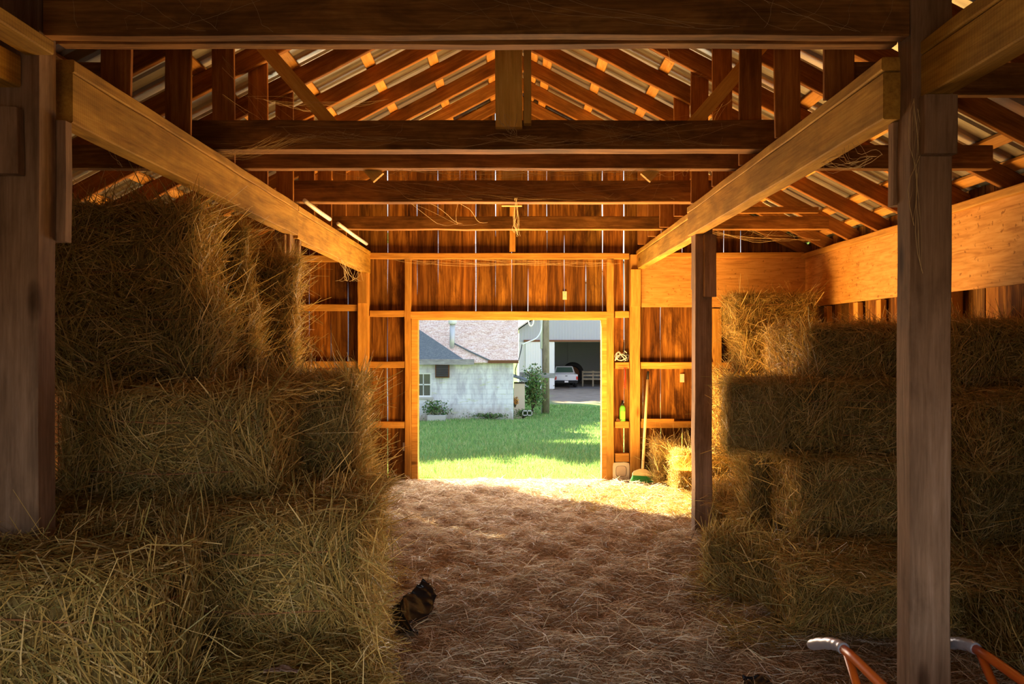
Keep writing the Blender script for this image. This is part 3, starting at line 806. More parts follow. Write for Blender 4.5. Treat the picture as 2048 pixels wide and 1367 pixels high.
# ================================================================== SMALL THINGS INDOORS
# broom
def broom():
    foot, tip = Vector((1.515, 8.72, .13)), Vector((1.625, 8.955, 1.33))
    r = empty('broom', (foot.x, foot.y, .07))
    tag(r, 'green-bristled broom with a yellow wooden handle leaning on the gable wall', 'broom', None, 'thing')
    def loc(v): return Vector(v) - r.location
    u = (tip-foot).normalized()
    mb = MB(); mb.tube([loc(foot+u*.02), loc(foot+u*.6), loc(tip-u*.10)], .0165, 10); mb.build('handle', M['handle'], r, True)
    mb = MB(); mb.tube([loc(tip-u*.105), loc(tip-u*.01), loc(tip)], [.016, .0155, .011], 10); mb.build('grip', M['black'], r, True)
    mb = MB()   # shoulder of the head
    pts = [(-.115, .0), (-.115, .026), (-.095, .05), (-.03, .078), (.03, .078), (.095, .05), (.115, .026), (.115, .0)]
    mb.prism(pts, -.022, .022)
    h = mb.build('head', M['handle'], r); h.location = loc((foot.x-.0, foot.y, .125)); h.rotation_euler = (-.18, .06, 0)
    mb = MB()
    for i in range(23):
        for j in range(4):
            x = -.11+.01*i; y = -.016+.0105*j; sp = 1.25
            z0, z1 = .001, -.075-R.uniform(0, .008)
            mb.tube([(x, y, z0), (x*sp*.95, y*1.4, z1*.6), (x*sp+R.uniform(-.004, .004), y*2.0+R.uniform(-.004, .004), z1)], [.0042, .0036, .002], 4)
    b = mb.build('bristles', M['bristle'], r); b.location = h.location; b.rotation_euler = h.rotation_euler
broom()

# pet flap
def pet_flap():
    cx, cz, w, h = 1.305, .135, .20, .215
    y = 8.985
    o = empty('pet_flap', (cx, y, cz-h/2)); tag(o, 'cream plastic pet flap set low in the gable wall beside the doorway', 'pet door', None, 'thing')
    mb = MB(); n = 24
    def sq(a, b, p, k):
        w_ = 2*PI*k/n; c, s_ = math.cos(w_), math.sin(w_)
        q = 1/((abs(c)**p+abs(s_)**p)**(1/p)); return (a*c*q, b*s_*q)
    o1 = [sq(w/2, h/2, 9, k) for k in range(n)]; i1 = [sq(w/2-.035, h/2-.04, 4, k) for k in range(n)]
    vs = []
    for yy, pp in ((0, o1), (-.022, o1), (-.022, i1), (0, i1)):
        vs += [(x, yy, z+h/2) for x, z in pp]
    fs = []
    for a, b in ((0, 1), (1, 2), (2, 3)):
        for k in range(n): fs.append((a*n+k, a*n+(k+1) % n, b*n+(k+1) % n, b*n+k))
    mb.add(vs, fs); mb.build('flap_frame', M['cream'], o)
    mb = MB(); mb.prism([(x, z+h/2) for x, z in i1], -.003, -.001); mb.build('backing', M['black'], o)
    mb = MB(); mb.prism([(x*.92, z*.93+h/2) for x, z in i1], -.012, -.007)
    mb.box(-.05, .05, -.016, -.012, h/2-.052, h/2-.046)
    mb.build('flap', plain('tan_flap_plastic', (.72, .56, .40), .4, .4), o)
    mb = MB(); mb.box(-.018, .018, -.03, -.02, .012, .026); mb.build('latch', M['cream'], o)
pet_flap()

# green bottle on the short girt
def bottle():
    o = empty('bottle', (1.325, 8.992, .731)); tag(o, 'green and yellow plastic bottle with a black cap on a short girt', 'bottle', None, 'thing')
    mb = MB(); n = 14
    prof = [(.0, .030), (.004, .034), (.15, .034), (.17, .030), (.19, .020)]
    vs, fs = [], []
    for z, r in prof:
        vs += [(r*1.05*math.cos(2*PI*k/n), r*.8*math.sin(2*PI*k/n), z) for k in range(n)]
    for i in range(len(prof)-1):
        fs += [(i*n+k, i*n+(k+1) % n, (i+1)*n+(k+1) % n, (i+1)*n+k) for k in range(n)]
    fs.append(tuple(range(n-1, -1, -1))); fs.append(tuple((len(prof)-1)*n+k for k in range(n)))
    mb.add(vs, fs); mb.build('bottle_body', M['green'], o, True)
    mb = MB(); mb.tube([(0, 0, .19), (0, 0, .215), (0, 0, .218), (0, 0, .25)], [.019, .019, .014, .012], 12); mb.build('cap', M['black'], o, True)
    mb = MB(); mb.box(-.026, .026, -.0295, -.0275, .03, .12); mb.build('paper_label', plain('yellow_label', (.75, .62, .06)), o)
bottle()
# things on the girts
def coil(name, label, cat, c, sx, sy, sz, n, r, mat, seed):
    rr = random.Random(seed); pts = []
    for i in range(n):
        t = i/(n-1); w = 2*PI*3.2*t
        pts.append((c[0]+sx*math.cos(w)*(.6+.4*rr.random())+sx*.3*(t-.5), c[1]+sy*math.sin(w*.8), c[2]+sz*(.5+.5*math.sin(w*1.3+1))*(.4+.6*rr.random())))
    sm = []
    for i in range(len(pts)-1):
        for k in range(4):
            t = k/4; p0, p1, p2, p3 = [Vector(pts[max(0, min(len(pts)-1, i+d))]) for d in (-1, 0, 1, 2)]
            sm.append(.5*((2*p1)+(-p0+p2)*t+(2*p0-5*p1+4*p2-p3)*t*t+(-p0+3*p1-3*p2+p3)*t**3))
    mb = MB(); mb.tube(sm, r, 6); return tag(mb.build(name, M[mat], None, True), label, cat, None, 'thing')
coil('cable', 'tangled pale cable piled on the short girt above the red hook', 'cable', (1.30, 8.975, 1.455), .075, .02, .14, 16, .005, 'wire', 3)
coil('cable', 'black cable tangled with the pale cable on the short girt', 'cable', (1.34, 8.985, 1.455), .065, .018, .12, 14, .006, 'darkwire', 5)
mb = MB(); mb.tube([(1.345, 8.93, 1.37), (1.345, 8.925, 1.30), (1.335, 8.925, 1.15), (1.35, 8.925, 1.12), (1.355, 8.925, 1.18), (1.35, 8.93, 1.36)], .0045, 6); mb.tube([(1.27, 8.935, 1.372), (1.38, 8.935, 1.372)], .005, 6)
tag(mb.build('cord', M['red'], None, True), 'red cord looped below the tangled cables', 'cord', None, 'thing')
mb = MB(); mb.box(1.545, 1.93, 8.93, 8.962, .7295, .765); tag(mb.build('offcut', M['girt']), 'loose wooden offcut lying on the girt behind the broom handle', 'board', None, 'thing')
mb = MB()
vs = []; n = 9
for i in range(n):
    t = i/(n-1); vs += [(1.245+.075*t, 8.962, .74+.012*math.sin(t*9)), (1.245+.075*t, 8.985, .733), (1.245+.075*t, 8.972, .757+.01*math.sin(t*7))]
fs = []
for i in range(n-1):
    for k in range(3): fs.append((i*3+k, i*3+(k+1) % 3, (i+1)*3+(k+1) % 3, (i+1)*3+k))
fs += [(0, 2, 1), ((n-1)*3, (n-1)*3+1, (n-1)*3+2)]
mb.add(vs, fs); tag(mb.build('scrap_of_wire', M['rust']), 'rusty metal scrap on the short girt beside the green bottle', 'scrap', None, 'thing')
def outlet(x, z, label, w=.05, h=.10):
    o = empty('outlet_box', (x, YB-.001, z)); tag(o, label, 'outlet box', None, 'thing')
    mb = MB(); mb.box(-w/2, w/2, -.016, 0, -h/2, h/2); mb.build('cover_plate', M['paper'], o)
    mb = MB()
    for dz in (-.022, .022): mb.box(-.012, .012, -.019, -.0155, dz-.011, dz+.011)
    mb.build('socket', M['greypl'], o)
outlet(.635, 2.24, 'small pale outlet box on the planks above the doorway')
outlet(-1.30+.01, .42, 'small outlet box low on the planks beside the doorway, empty bay')
outlet(2.05, 1.245, 'small pale box on the planks between broom and slender post')

# white conduits resting on the far beam
for a, b, l in (((-1.645, 5.95, 2.80), (-1.64, 6.75, 2.785), 'white plastic conduit lying on the far beam just past the dark post'),
                ((-1.648, 7.1, 2.80), (-1.64, 8.45, 2.785), 'white plastic conduit lying on the far beam near the gable wall')):
    mb = MB(); mb.tube([a, ((a[0]+b[0])/2, (a[1]+b[1])/2, (a[2]+b[2])/2-.004), b], .018, 10)
    tag(mb.build('conduit', M['pvc'], None, True), l, 'pipe', 'white conduits on the beam', 'thing')

# wheelbarrow: two orange handles reach back from the tray, which stands nearer the viewer
def wheelbarrow():
    root = empty('wheelbarrow', (1.36, 2.0, 0)); tag(root, 'orange tube-framed wheelbarrow with taped grips beside the bare post', 'wheelbarrow', None, 'thing')
    def L(p): return (p[0]-1.36, p[1]-2.0, p[2])
    for hx, mat, nm in ((1.178, 'tape', 'silver taped grip'), (1.648, 'tape', 'silver taped grip')):
        s = -1 if hx < 1.3 else 1
        pts = [(hx, 2.70, .588), (hx+.002, 2.58, .590), (hx+.006, 2.35, .580), (hx-.01*s, 1.95, .49), (1.413+s*.12, 1.35, .30), (1.413+s*.05, 1.0, .20)]
        mb = MB(); mb.tube([L(p) for p in pts], .0165, 12); h = mb.build('handle', M['orange'], root, True)
        g = [(hx+.002, 2.665, .590), (hx, 2.70, .588), (hx-.003, 2.76, .572), (hx-.008, 2.84, .540), (hx-.013, 2.92, .502)]
        mb = MB(); P = []
        rad = []
        for i in range(len(g)-1):
            for k in range(6):
                t = k/6; P.append([g[i][j]*(1-t)+g[i+1][j]*t for j in range(3)]); rad.append(.0195+.0035*R.random())
        P.append(g[-1]); rad.append(.018)
        mb.tube([L(p) for p in P], rad, 12); o = mb.build('grip', M[mat], root, True); o['label'] = nm
        mb = MB(); lg = [(hx+.003, 2.64, .578), (hx+.012, 2.53, .44), (hx+.02, 2.42, .26), (hx+.02, 2.38, .06), (hx-.0, 2.24, .045), (hx-.0, 2.08, .06), (hx-.02*s, 1.85, .43)]
        mb.tube([L(p) for p in lg], .0145, 12); mb.build('leg', M['orange'], root, True)
    mb = MB()   # tray: open trough
    o = [(1.11, 2.06), (1.715, 2.06), (1.65, 1.10), (1.17, 1.10)]; i = [(1.21, 1.94), (1.61, 1.94), (1.55, 1.35), (1.27, 1.35)]
    rim = [(*p, z) for p, z in zip(o, (.62, .62, .60, .60))]; bot = [(*p, .40) for p in i]
    mb.add([L(p) for p in rim+bot], [(0, 1, 5, 4), (1, 2, 6, 5), (2, 3, 7, 6), (3, 0, 4, 7), (4, 5, 6, 7)])
    t = mb.build('tray', M['orange'], root); sm = t.modifiers.new('thick', 'SOLIDIFY'); sm.thickness = .004
    mb = MB(); mb.tube([L(p) for p in rim+[rim[0]]], .012, 8); mb.build('tray_rim', M['orange'], root, True)
    mb = MB(); n = 28
    ring = [(1.413, 1.0+.17*math.cos(2*PI*k/n), .205+.17*math.sin(2*PI*k/n)) for k in range(n+1)]
    mb.tube([L(p) for p in ring], .035, 10, False); w = mb.build('wheel', M['tyre'], root, True)
    mb = MB(); mb.tube([L((1.383, 1.0, .205)), L((1.443, 1.0, .205))], .13, 20); mb.build('hub', M['orange'], w, True)
    mb = MB(); mb.tube([L((1.333, 1.0, .205)), L((1.493, 1.0, .205))], .01, 8); mb.build('axle', M['rust'], w, True)
wheelbarrow()

# crumpled black film
def crumple(name, label, cat, loc, pts, mat, res=18, thick=.0015, seed=1, amp=.02):
    """A sheet over a grid of control heights, folded by noise, with real thickness."""
    rr = np.random.default_rng(seed); mb = MB()
    ph = rr.uniform(0, 6, 12)
    P = np.array(pts)                   # (rows, cols, 3)
    r, c, _ = P.shape
    vs = []
    for i in range(res+1):
        for j in range(res+1):
            u, v = i/res*(r-1), j/res*(c-1)
            i0, j0 = min(int(u), r-2), min(int(v), c-2); a, b = u-i0, v-j0
            a, b = a*a*(3-2*a), b*b*(3-2*b)
            p = P[i0, j0]*(1-a)*(1-b)+P[i0+1, j0]*a*(1-b)+P[i0, j0+1]*(1-a)*b+P[i0+1, j0+1]*a*b
            k = amp*(abs(math.sin(u*5+v*3+ph[0]))+.7*abs(math.sin(u*9-v*7+ph[1]))+.6*math.sin(v*13+u*4+ph[2]))
            p = p + np.array([amp*.6*math.sin(v*8+ph[3]+u*5), amp*.6*math.sin(u*7+ph[4]-v*6), k]); p[2] = max(p[2], .002)
            vs.append(tuple(p))
    fs = [(i*(res+1)+j, i*(res+1)+j+1, (i+1)*(res+1)+j+1, (i+1)*(res+1)+j) for i in range(res) for j in range(res)]
    mb.add(vs, fs); o = mb.build(name, M[mat], None, True); o.location = loc
    m = o.modifiers.new('thick', 'SOLIDIFY'); m.thickness = thick
    return tag(o, label, cat, None, 'thing')
crumple('plastic_bag', 'crumpled shiny black plastic bag lying in the aisle straw', 'plastic bag', (-.585, 4.42, .05),
        [[(-.04, -.26, .005), (.03, -.28, .03), (.06, -.25, .005)], [(-.10, -.12, .01), (-.05, -.10, .07), (.0, -.12, .01)], [(-.12, -.03, .02), (-.06, .0, .12), (.10, -.05, .02)],
         [(-.14, .05, .03), (-.02, .05, .13), (.12, .03, .06)], [(-.09, .11, .02), (.02, .09, .16), (.13, .08, .10)], [(-.02, .14, .005), (.045, .12, .19), (.12, .12, .13)], [(.0, .17, .0), (.05, .16, .05), (.10, .15, .01)]], 'plastic', 26, .002, 3, .007)
crumple('plastic_strip', 'flat black plastic strip half buried beside the wheelbarrow grip', 'plastic strip', (1.17, 3.02, .05),
        [[(-.10, -.05, .0), (.10, -.06, .0)], [(-.07, .03, .02), (.10, .04, .01)], [(-.09, .10, .0), (.03, .13, .0)]], 'plastic', 16, .002, 6, .008)
crumple('plastic_strip', 'torn scrap of black plastic at the foot of the front bale', 'plastic strip', (1.14, 3.55, .05),
        [[(-.05, -.03, .0), (.08, -.04, .01)], [(-.04, .03, .02), (.07, .03, .02)]], 'plastic', 12, .002, 8, .012)
mb = MB(); mb.add([(-.055, -.04, 0), (.06, -.045, 0), (.065, .04, 0), (-.05, .045, 0), (-.01, -.035, .085), (.025, -.03, .095), (.02, .03, .08), (-.012, .03, .075)],
                  [(0, 3, 2, 1), (4, 5, 6, 7), (0, 1, 5, 4), (1, 2, 6, 5), (2, 3, 7, 6), (3, 0, 4, 7)])
o = mb.build('rubber_wedge', M['black']); o.location = (1.17, 2.74, .035); o.rotation_euler = (.05, -.06, .3); bv = o.modifiers.new('soft', 'BEVEL'); bv.width = .006; bv.segments = 2
tag(o, 'small black rubber wedge in the straw under the wheelbarrow handle', 'wedge', None, 'thing')
crumple('scrap', 'small blue plastic scrap in the aisle near the askew bale', 'scrap', (1.335, 5.72, .055), [[(-.025, -.015, .005), (.025, -.015, .006)], [(-.02, .02, .008), (.022, .02, .004)]], 'blue', 8, .002, 9, .005)
crumple('husk', 'brown dry leaf lying on the strewn corner bale', 'leaf', (-.80, 2.60, .535), [[(-.06, -.012, .0), (.0, -.022, .012), (.06, -.006, .0)], [(-.06, .008, .0), (.0, .02, .014), (.06, .008, .002)]], 'husk', 10, .002, 10, .004)

# cobwebs: sagging dusty threads between timbers
def cobweb(label, anchors, n, seed, sag=.05, r=.0009):
    rr = random.Random(seed); mb = MB()
    for _ in range(n):
        (a0, a1), (b0, b1) = anchors[rr.randrange(len(anchors))]
        t = rr.random(); u = rr.random()
        A = Vector(a0).lerp(Vector(a1), t); B = Vector(b0).lerp(Vector(b1), u)
        sg = sag*rr.uniform(.1, 1.2); wob = Vector((rr.uniform(-1, 1), rr.uniform(-1, 1), rr.uniform(-1, 1)))*.02
        pts = []
        for i in range(9):
            q = i/8; p = A.lerp(B, q); p.z -= sg*4*q*(1-q); p += wob*math.sin(q*PI*2)
            p += Vector((rr.uniform(-1, 1), rr.uniform(-1, 1), rr.uniform(-1, 1)))*.0035; pts.append(p)
        mb.tube(pts, r*rr.uniform(.5, 1.5), 3, False)
    return tag(mb.build('cobweb', M['web']), label, 'cobweb', 'dusty cobwebs', 'thing')
cobweb('dusty cobweb over the middle of the nearest overhead joist', [((( -.5, 2.72, 2.95), (.6, 2.72, 2.95)), ((-.3, 2.72, 2.82), (.9, 2.72, 2.82)))], 9, 1, .03, .00035)
cobweb('dusty cobweb over the nearest overhead joist by the wide dark post', [(((-1.6, 2.72, 2.95), (-.8, 2.72, 2.95)), ((-1.6, 2.72, 2.82), (-.6, 2.72, 2.80)))], 9, 2, .03, .00035)
cobweb('dusty cobweb over the nearest overhead joist by the thick bare post', [(((.7, 2.72, 2.95), (1.4, 2.72, 2.95)), ((.9, 2.72, 2.82), (1.4, 2.72, 2.80)))], 8, 12, .03, .00035)
cobweb('thick cobweb on the thick joist near the tall stack side beam', [(((-1.8, 4.38, 2.83), (-.6, 4.38, 2.96)), ((-1.5, 4.38, 2.95), (-.3, 4.38, 2.84))), (((-1.66, 4.2, 2.74), (-1.66, 4.3, 2.74)), ((-1.4, 4.38, 2.90), (-1.1, 4.38, 2.88)))], 46, 3, .05, .00055)
cobweb('cobweb hanging below the ridge post on the thick joist', [(((-.1, 4.33, 3.0), (.1, 4.34, 3.0)), ((-.02, 4.36, 2.9), (.03, 4.36, 2.88))), (((-.5, 4.37, 2.84), (.0, 4.37, 2.9)), ((.0, 4.37, 2.9), (.5, 4.37, 2.83)))], 16, 4, .03)
cobweb('cobweb threads trailing under the second pair of joists', [(((-1.2, 4.83, 2.79), (1.2, 4.83, 2.79)), ((-1.2, 4.80, 2.78), (1.2, 4.80, 2.78)))], 26, 5, .05)
cobweb('cobweb hanging under the brown joist over the second posts', [(((-.9, 6.07, 2.80), (-.4, 6.07, 2.80)), ((-.6, 7.45, 2.85), (-.2, 7.45, 2.87))), (((.02, 6.0, 2.83), (.04, 6.0, 2.83)), ((.0, 7.45, 2.78), (.1, 7.46, 2.72)))], 14, 6, .1)
cobweb('long cobweb strands over the stack beside the tall stack beam', [(((-2.6, 4.8, 2.8), (-2.2, 4.8, 2.8)), ((-1.8, 3.3, 2.6), (-1.75, 3.9, 2.55))), (((-1.8, 3.2, 2.8), (-1.8, 3.6, 2.8)), ((-2.5, 4.82, 2.85), (-2.0, 4.82, 2.82)))], 14, 7, .05)
cobweb('cobweb hanging under the far beam beside the gable wall', [(((-1.7, 7.2, 2.5), (-1.7, 8.6, 2.5)), ((-1.8, 7.6, 2.3), (-1.75, 8.9, 2.4)))], 14, 8, .05)
cobweb('cobweb draped along the top girt of the gable wall', [(((-1.6, 8.95, 2.67), (1.3, 8.95, 2.67)), ((-1.4, 8.95, 2.62), (1.3, 8.95, 2.62)))], 30, 9, .05)
cobweb('cobweb under the joist in the plywood side bay', [(((1.7, 7.46, 2.79), (3.2, 7.46, 2.79)), ((1.9, 7.46, 2.72), (3.3, 7.8, 2.74)))], 16, 10, .05)
cobweb('cobweb under the saw-marked beam near the bare post', [(((1.42, 3.0, 2.52), (1.46, 3.6, 2.52)), ((1.46, 2.95, 2.42), (1.50, 3.3, 2.46)))], 12, 11, .04)
cobweb('sparse cobweb across the thick joist on the plywood side of the ridge post', [(((.2, 4.40, 2.96), (1.5, 4.40, 2.96)), ((.1, 4.40, 2.84), (1.4, 4.40, 2.83)))], 26, 21, .03, .00045)
cobweb('sparse cobweb across the brown joist over the second posts', [(((-1.5, 6.05, 2.96), (1.4, 6.05, 2.96)), ((-1.5, 6.05, 2.83), (1.4, 6.05, 2.83)))], 26, 22, .03, .0006)
cobweb('cobweb strung between rafters and brace on the plywood side', [(((1.0, 4.9, 3.6), (1.3, 4.9, 3.4)), ((.7, 5.2, 3.9), (1.2, 5.3, 3.6))), (((1.3, 4.9, 3.2), (1.5, 4.9, 3.3)), ((1.1, 5.4, 3.3), (1.4, 5.4, 3.1)))], 14, 23, .05, .0005)
cobweb('cobweb strung between hanger boards and brace on the tall messy stack side', [(((-1.7, 4.6, 3.2), (-1.3, 4.9, 3.2)), ((-1.3, 5.2, 3.3), (-.8, 5.0, 3.3))), (((-1.7, 4.4, 3.1), (-1.7, 4.4, 3.4)), ((-1.5, 5.0, 3.0), (-1.2, 5.0, 3.1)))], 18, 24, .05, .0005)
cobweb('fine threads down the front of the bare post', [(((1.45, 2.74, 2.6), (1.5, 2.74, 2.5)), ((1.45, 2.74, 2.2), (1.5, 2.735, 1.9)))], 8, 13, .0)

# ================================================================== OUTDOORS
# grass
def grass(n):
    u = G.random(n); y = 9.3 + 32*u**2.2; half = 1.6 + y*.135
    x = (G.random(n)*2-1)*half
    keep = ~((y > 38.5) & (x > 1.6)); x, y = x[keep], y[keep]; n = len(x)
    z = np.array([gz(v) for v in y]) - .03 + .04*np.sin(x*.8+y*.5)+.03*np.sin(x*1.7-y*.9)
    a = G.uniform(0, 2*PI, n); l = G.uniform(.15, .95, n)
    D = np.stack([np.cos(a)*np.sin(l), np.sin(a)*np.sin(l), np.cos(l)], 1)
    L = G.uniform(.05, .12, n)*(1+.012*(y-9)); W = (.004+.0006*(y-9))*G.uniform(.7, 1.3, n)
    pal = np.array([(.19, .36, .10), (.26, .45, .12), (.33, .48, .16), (.46, .50, .22), (.15, .31, .10)])
    V, Q, T = ribbons(np.stack([x, y, z], 1)+D*(L*.45)[:, None], D, L, W, G.normal(size=n)*.1, pick(pal, n, .15), .2)
    o = bpy.data.objects.new('grass', mesh_np('grass', V, Q, M['blade'], T)); COL.objects.link(o)
    tag(o, 'short green lawn grass beyond the doorway, bright by the sill', 'grass', kind='stuff')
grass(90000)

# whitewashed block building
def block_building():
    r = empty('block_building', (-4, 31, -1.5)); tag(r, 'low whitewashed block building with a mottled shingle roof beyond the lawn', 'building', None, 'thing')
    def P(mb, name, mat, sm=False): o = mb.build(name, mat, None, sm); o.parent = r; o.matrix_parent_inverse = Matrix.Translation((4, -31, 1.5)); return o
    x0, x1, yf, yb, zb, ze = -13, .06, 30.0, 41.0, -2.0, 1.02
    mb = MB(); mb.box(x0, -4.12, yf, yf+.2, zb, ze); mb.box(-3.22, x1, yf, yf+.2, zb, ze); mb.box(-4.12, -3.22, yf, yf+.2, zb, -.52); mb.box(-4.12, -3.22, yf, yf+.2, .45, ze)
    mb.box(x1-.2, x1, yf+.2, yb, zb, ze); mb.box(x0, x0+.2, yf+.2, yb, zb, ze); mb.box(x0, x1, yb-.2, yb, zb, ze)
    mb.prism([(0, 0)]*0 or [(x1-.2, ze), (x1, ze), (x1, ze+.01), (x1-.2, ze+.01)], yf, yb)
    P(mb, 'block_wall', M['cmu'])
    # gable at the shed end
    mb = MB(); sl = .95; half = (yb-yf)/2+.25
    mb.add([(x1-.1, yf, ze), (x1-.1, yb, ze), (x1-.1, (yf+yb)/2, ze+sl*(yb-yf)/2), (x1, yf, ze), (x1, yb, ze), (x1, (yf+yb)/2, ze+sl*(yb-yf)/2)], [(0, 2, 1), (3, 4, 5), (0, 3, 5, 2), (1, 2, 5, 4), (0, 1, 4, 3)])
    P(mb, 'gable', M['cmu'])
    mb = MB()   # main roof with ragged courses
    ym = (yf+yb)/2; zr = ze+.08+sl*(ym-yf)
    ny = 40
    for s in (-1, 1):
        b = len(mb.v)
        for i in range(ny+1):
            t = i/ny; yy = (yf-.25 if s < 0 else yb+.25)+((ym-(yf-.25)) if s < 0 else (ym-(yb+.25)))*t
            for k in range(31):
                xx = x0-.2+(x1+.2-x0+.2)*k/30
                jit = R.uniform(-.018, .03)
                mb.v.append((xx, yy, zr-sl*abs(yy-ym)+jit))
        for i in range(ny):
            for k in range(30):
                f = (b+i*31+k, b+i*31+k+1, b+(i+1)*31+k+1, b+(i+1)*31+k); mb.f.append(f if s < 0 else f[::-1]); mb.m.append(0)
    o = P(mb, 'roof', M['shingle']); m = o.modifiers.new('thick', 'SOLIDIFY'); m.thickness = .06
    mb = MB()   # grey cross roof lying over the near slope
    def on(x, s, dz): return (x, yf-.27+s, ze+.08-sl*.27+sl*s+dz)
    mb.add([on(-1.9, 0, .05), on(-3.92, 1.33, .05), on(-8.9, 4.65, .05), on(-8.9, 0, .05), on(-1.9, 0, .14), on(-3.92, 1.33, .14), on(-8.9, 4.65, .14), on(-8.9, 0, .14)],
           [(3, 2, 1, 0), (4, 5, 6, 7), (0, 1, 5, 4), (1, 2, 6, 5), (2, 3, 7, 6), (3, 0, 4, 7)])
    P(mb, 'cross_roof', M['slate'])
    mb = MB(); mb.tube([on(-2.4, .70, .14), on(-1.7, .38, .10), on(-.9, .03, .08)], .035, 6); P(mb, 'valley_flashing', M['slate'])
    mb = MB(); mb.box(x0, -1.5, yf-.28, yf-.22, ze-.24, ze-.02); P(mb, 'fascia', M['greyplank'])
    mb = MB(); mb.box(-.95, x1+.2, yf-.28, yf-.22, ze-.18, ze-.06); P(mb, 'eave_board', M['rust'])
    # window
    w = MB(); w.box(-4.12, -4.06, yf+.02, yf+.12, -.52, .45); w.box(-3.28, -3.22, yf+.02, yf+.12, -.52, .45); w.box(-4.06, -3.28, yf+.02, yf+.12, -.52, -.46)
    w.box(-4.06, -3.28, yf+.02, yf+.12, .39, .45); w.box(-4.06, -3.28, yf+.03, yf+.10, -.05, 0.0)
    for x in (-3.80, -3.55): w.box(x-.015, x+.015, yf+.03, yf+.10, -.46, .39)
    fr = P(w, 'window', M['white'])
    mb = MB(); mb.box(-4.06, -3.28, yf+.06, yf+.07, -.46, .39); g = mb.build('pane', M['glass'], fr)
    mb = MB(); mb.box(-4.2, -3.14, yf-.06, yf+.0, -.60, -.52); P(mb, 'window_sill', M['concrete'])
    # dark vent box
    mb = MB(); mb.box(-3.06, -2.50, yf-.14, yf-.005, .26, .80); P(mb, 'vent_box', M['rust'])
    mb = MB(); mb.box(-3.02, -2.54, yf-.16, yf-.142, .30, .76)
    for i in range(5): mb.box(-3.02, -2.54, yf-.19, yf-.162, .33+.085*i, .36+.085*i)
    P(mb, 'vent_louvre', plain('dark_louvre', (.07, .06, .065)))
    # flue
    mb = MB(); mb.tube([(-2.44, 30.42, 1.1), (-2.41, 30.42, 2.40)], .11, 14); f = P(mb, 'flue_pipe', M['galv'], True)
    mb = MB(); mb.tube([(-2.41, 30.42, 2.40), (-2.41, 30.42, 2.44), (-2.41, 30.42, 2.62), (-2.41, 30.42, 2.66)], [.15, .17, .17, .12], 16); mb.build('flue_cap', M['white'], f, True)
    o = bpy.data.objects['flue_pipe']
block_building()

# lean-to annex past the block building's corner
def annex():
    r = empty('annex', (.28, 31.6, -1.5)); tag(r, 'small peach stucco lean-to behind the corner of the block building', 'shed', None, 'thing')
    mb = MB(); mb.box(-.20, .25, -.5, 1.0, -.2, 1.45); mb.build('annex_wall', M['peach'], r)
    mb = MB(); mb.add([(-.24, -.65, 1.80), (.36, -.65, 1.60), (.36, 1.1, 1.60), (-.24, 1.1, 1.80), (-.24, -.65, 1.72), (.36, -.65, 1.52), (.36, 1.1, 1.52), (-.24, 1.1, 1.72)],
                      [(0, 1, 2, 3), (7, 6, 5, 4), (0, 4, 5, 1), (1, 5, 6, 2), (2, 6, 7, 3), (3, 7, 4, 0)]); mb.build('annex_roof', M['slate'], r)
annex()
timber('rail_board', (.35, 33.6, .22), (1.95, 33.8, .16), (0, 0, 1), .22, .05, M['greyplank'], label='weathered grey board nailed from the lean-to to the utility pole', cat='board')
def pole():
    r = empty('utility_pole', (1.53, 34.1, gz(34.1)-.05)); tag(r, 'wooden utility pole with a white conduit beyond the lawn', 'utility pole', None, 'thing')
    mb = MB(); mb.tube([(0, 0, 0), (0, 0, 3), (0, 0, 8.2)], [.175, .165, .135], 16); mb.build('pole_shaft', M['polewood'], r, True)
    mb = MB(); mb.tube([(-.20, -.10, 2.95), (-.20, -.10, 8.0)], .06, 10); mb.build('conduit', M['white'], r, True)
    mb = MB(); mb.tube([(-.19, -.10, 0.0), (-.19, -.10, 2.95)], .03, 8); mb.build('ground_wire', M['galv'], r, True)
pole()
def cable(label, pts, mat, r):
    V = [Vector(p) for p in pts]; sm = []
    for i in range(len(V)-1):
        for k in range(8):
            t = k/8; p0, p1, p2, p3 = [V[max(0, min(len(V)-1, i+d))] for d in (-1, 0, 1, 2)]
            sm.append(.5*((2*p1)+(-p0+p2)*t+(2*p0-5*p1+4*p2-p3)*t*t+(-p0+3*p1-3*p2+p3)*t**3))
    sm.append(V[-1]); mb = MB(); mb.tube(sm, r, 6)
    return tag(mb.build('overhead_cable', M[mat], None, True), label, 'cable', None, 'thing')
def at(px, py, y): return ((px-1024)*y/F, y, CAMZ+(683-py)*y/F)
cable('white cable sagging from the utility pole towards the block building', [at(1084, 620, 34), at(1083, 655, 33.8), at(1074, 674, 33.2), at(1056, 683, 32.4), at(1044, 688, 31.6)], 'white', .028)
cable('dark cable running down from the white cable to the lean-to', [at(1044, 688, 31.6), at(1041, 704, 31.3), at(1036, 722, 31.0), at(1031, 738, 31.1), at(1032, 752, 31.1)], 'darkwire', .022)
cable('white cable loop high beside the grey shed gable', [at(1055, 610, 40), at(1057, 640, 40), at(1061, 651, 40), at(1066, 648, 40), at(1068, 636, 40), at(1070, 612, 40)], 'white', .03)

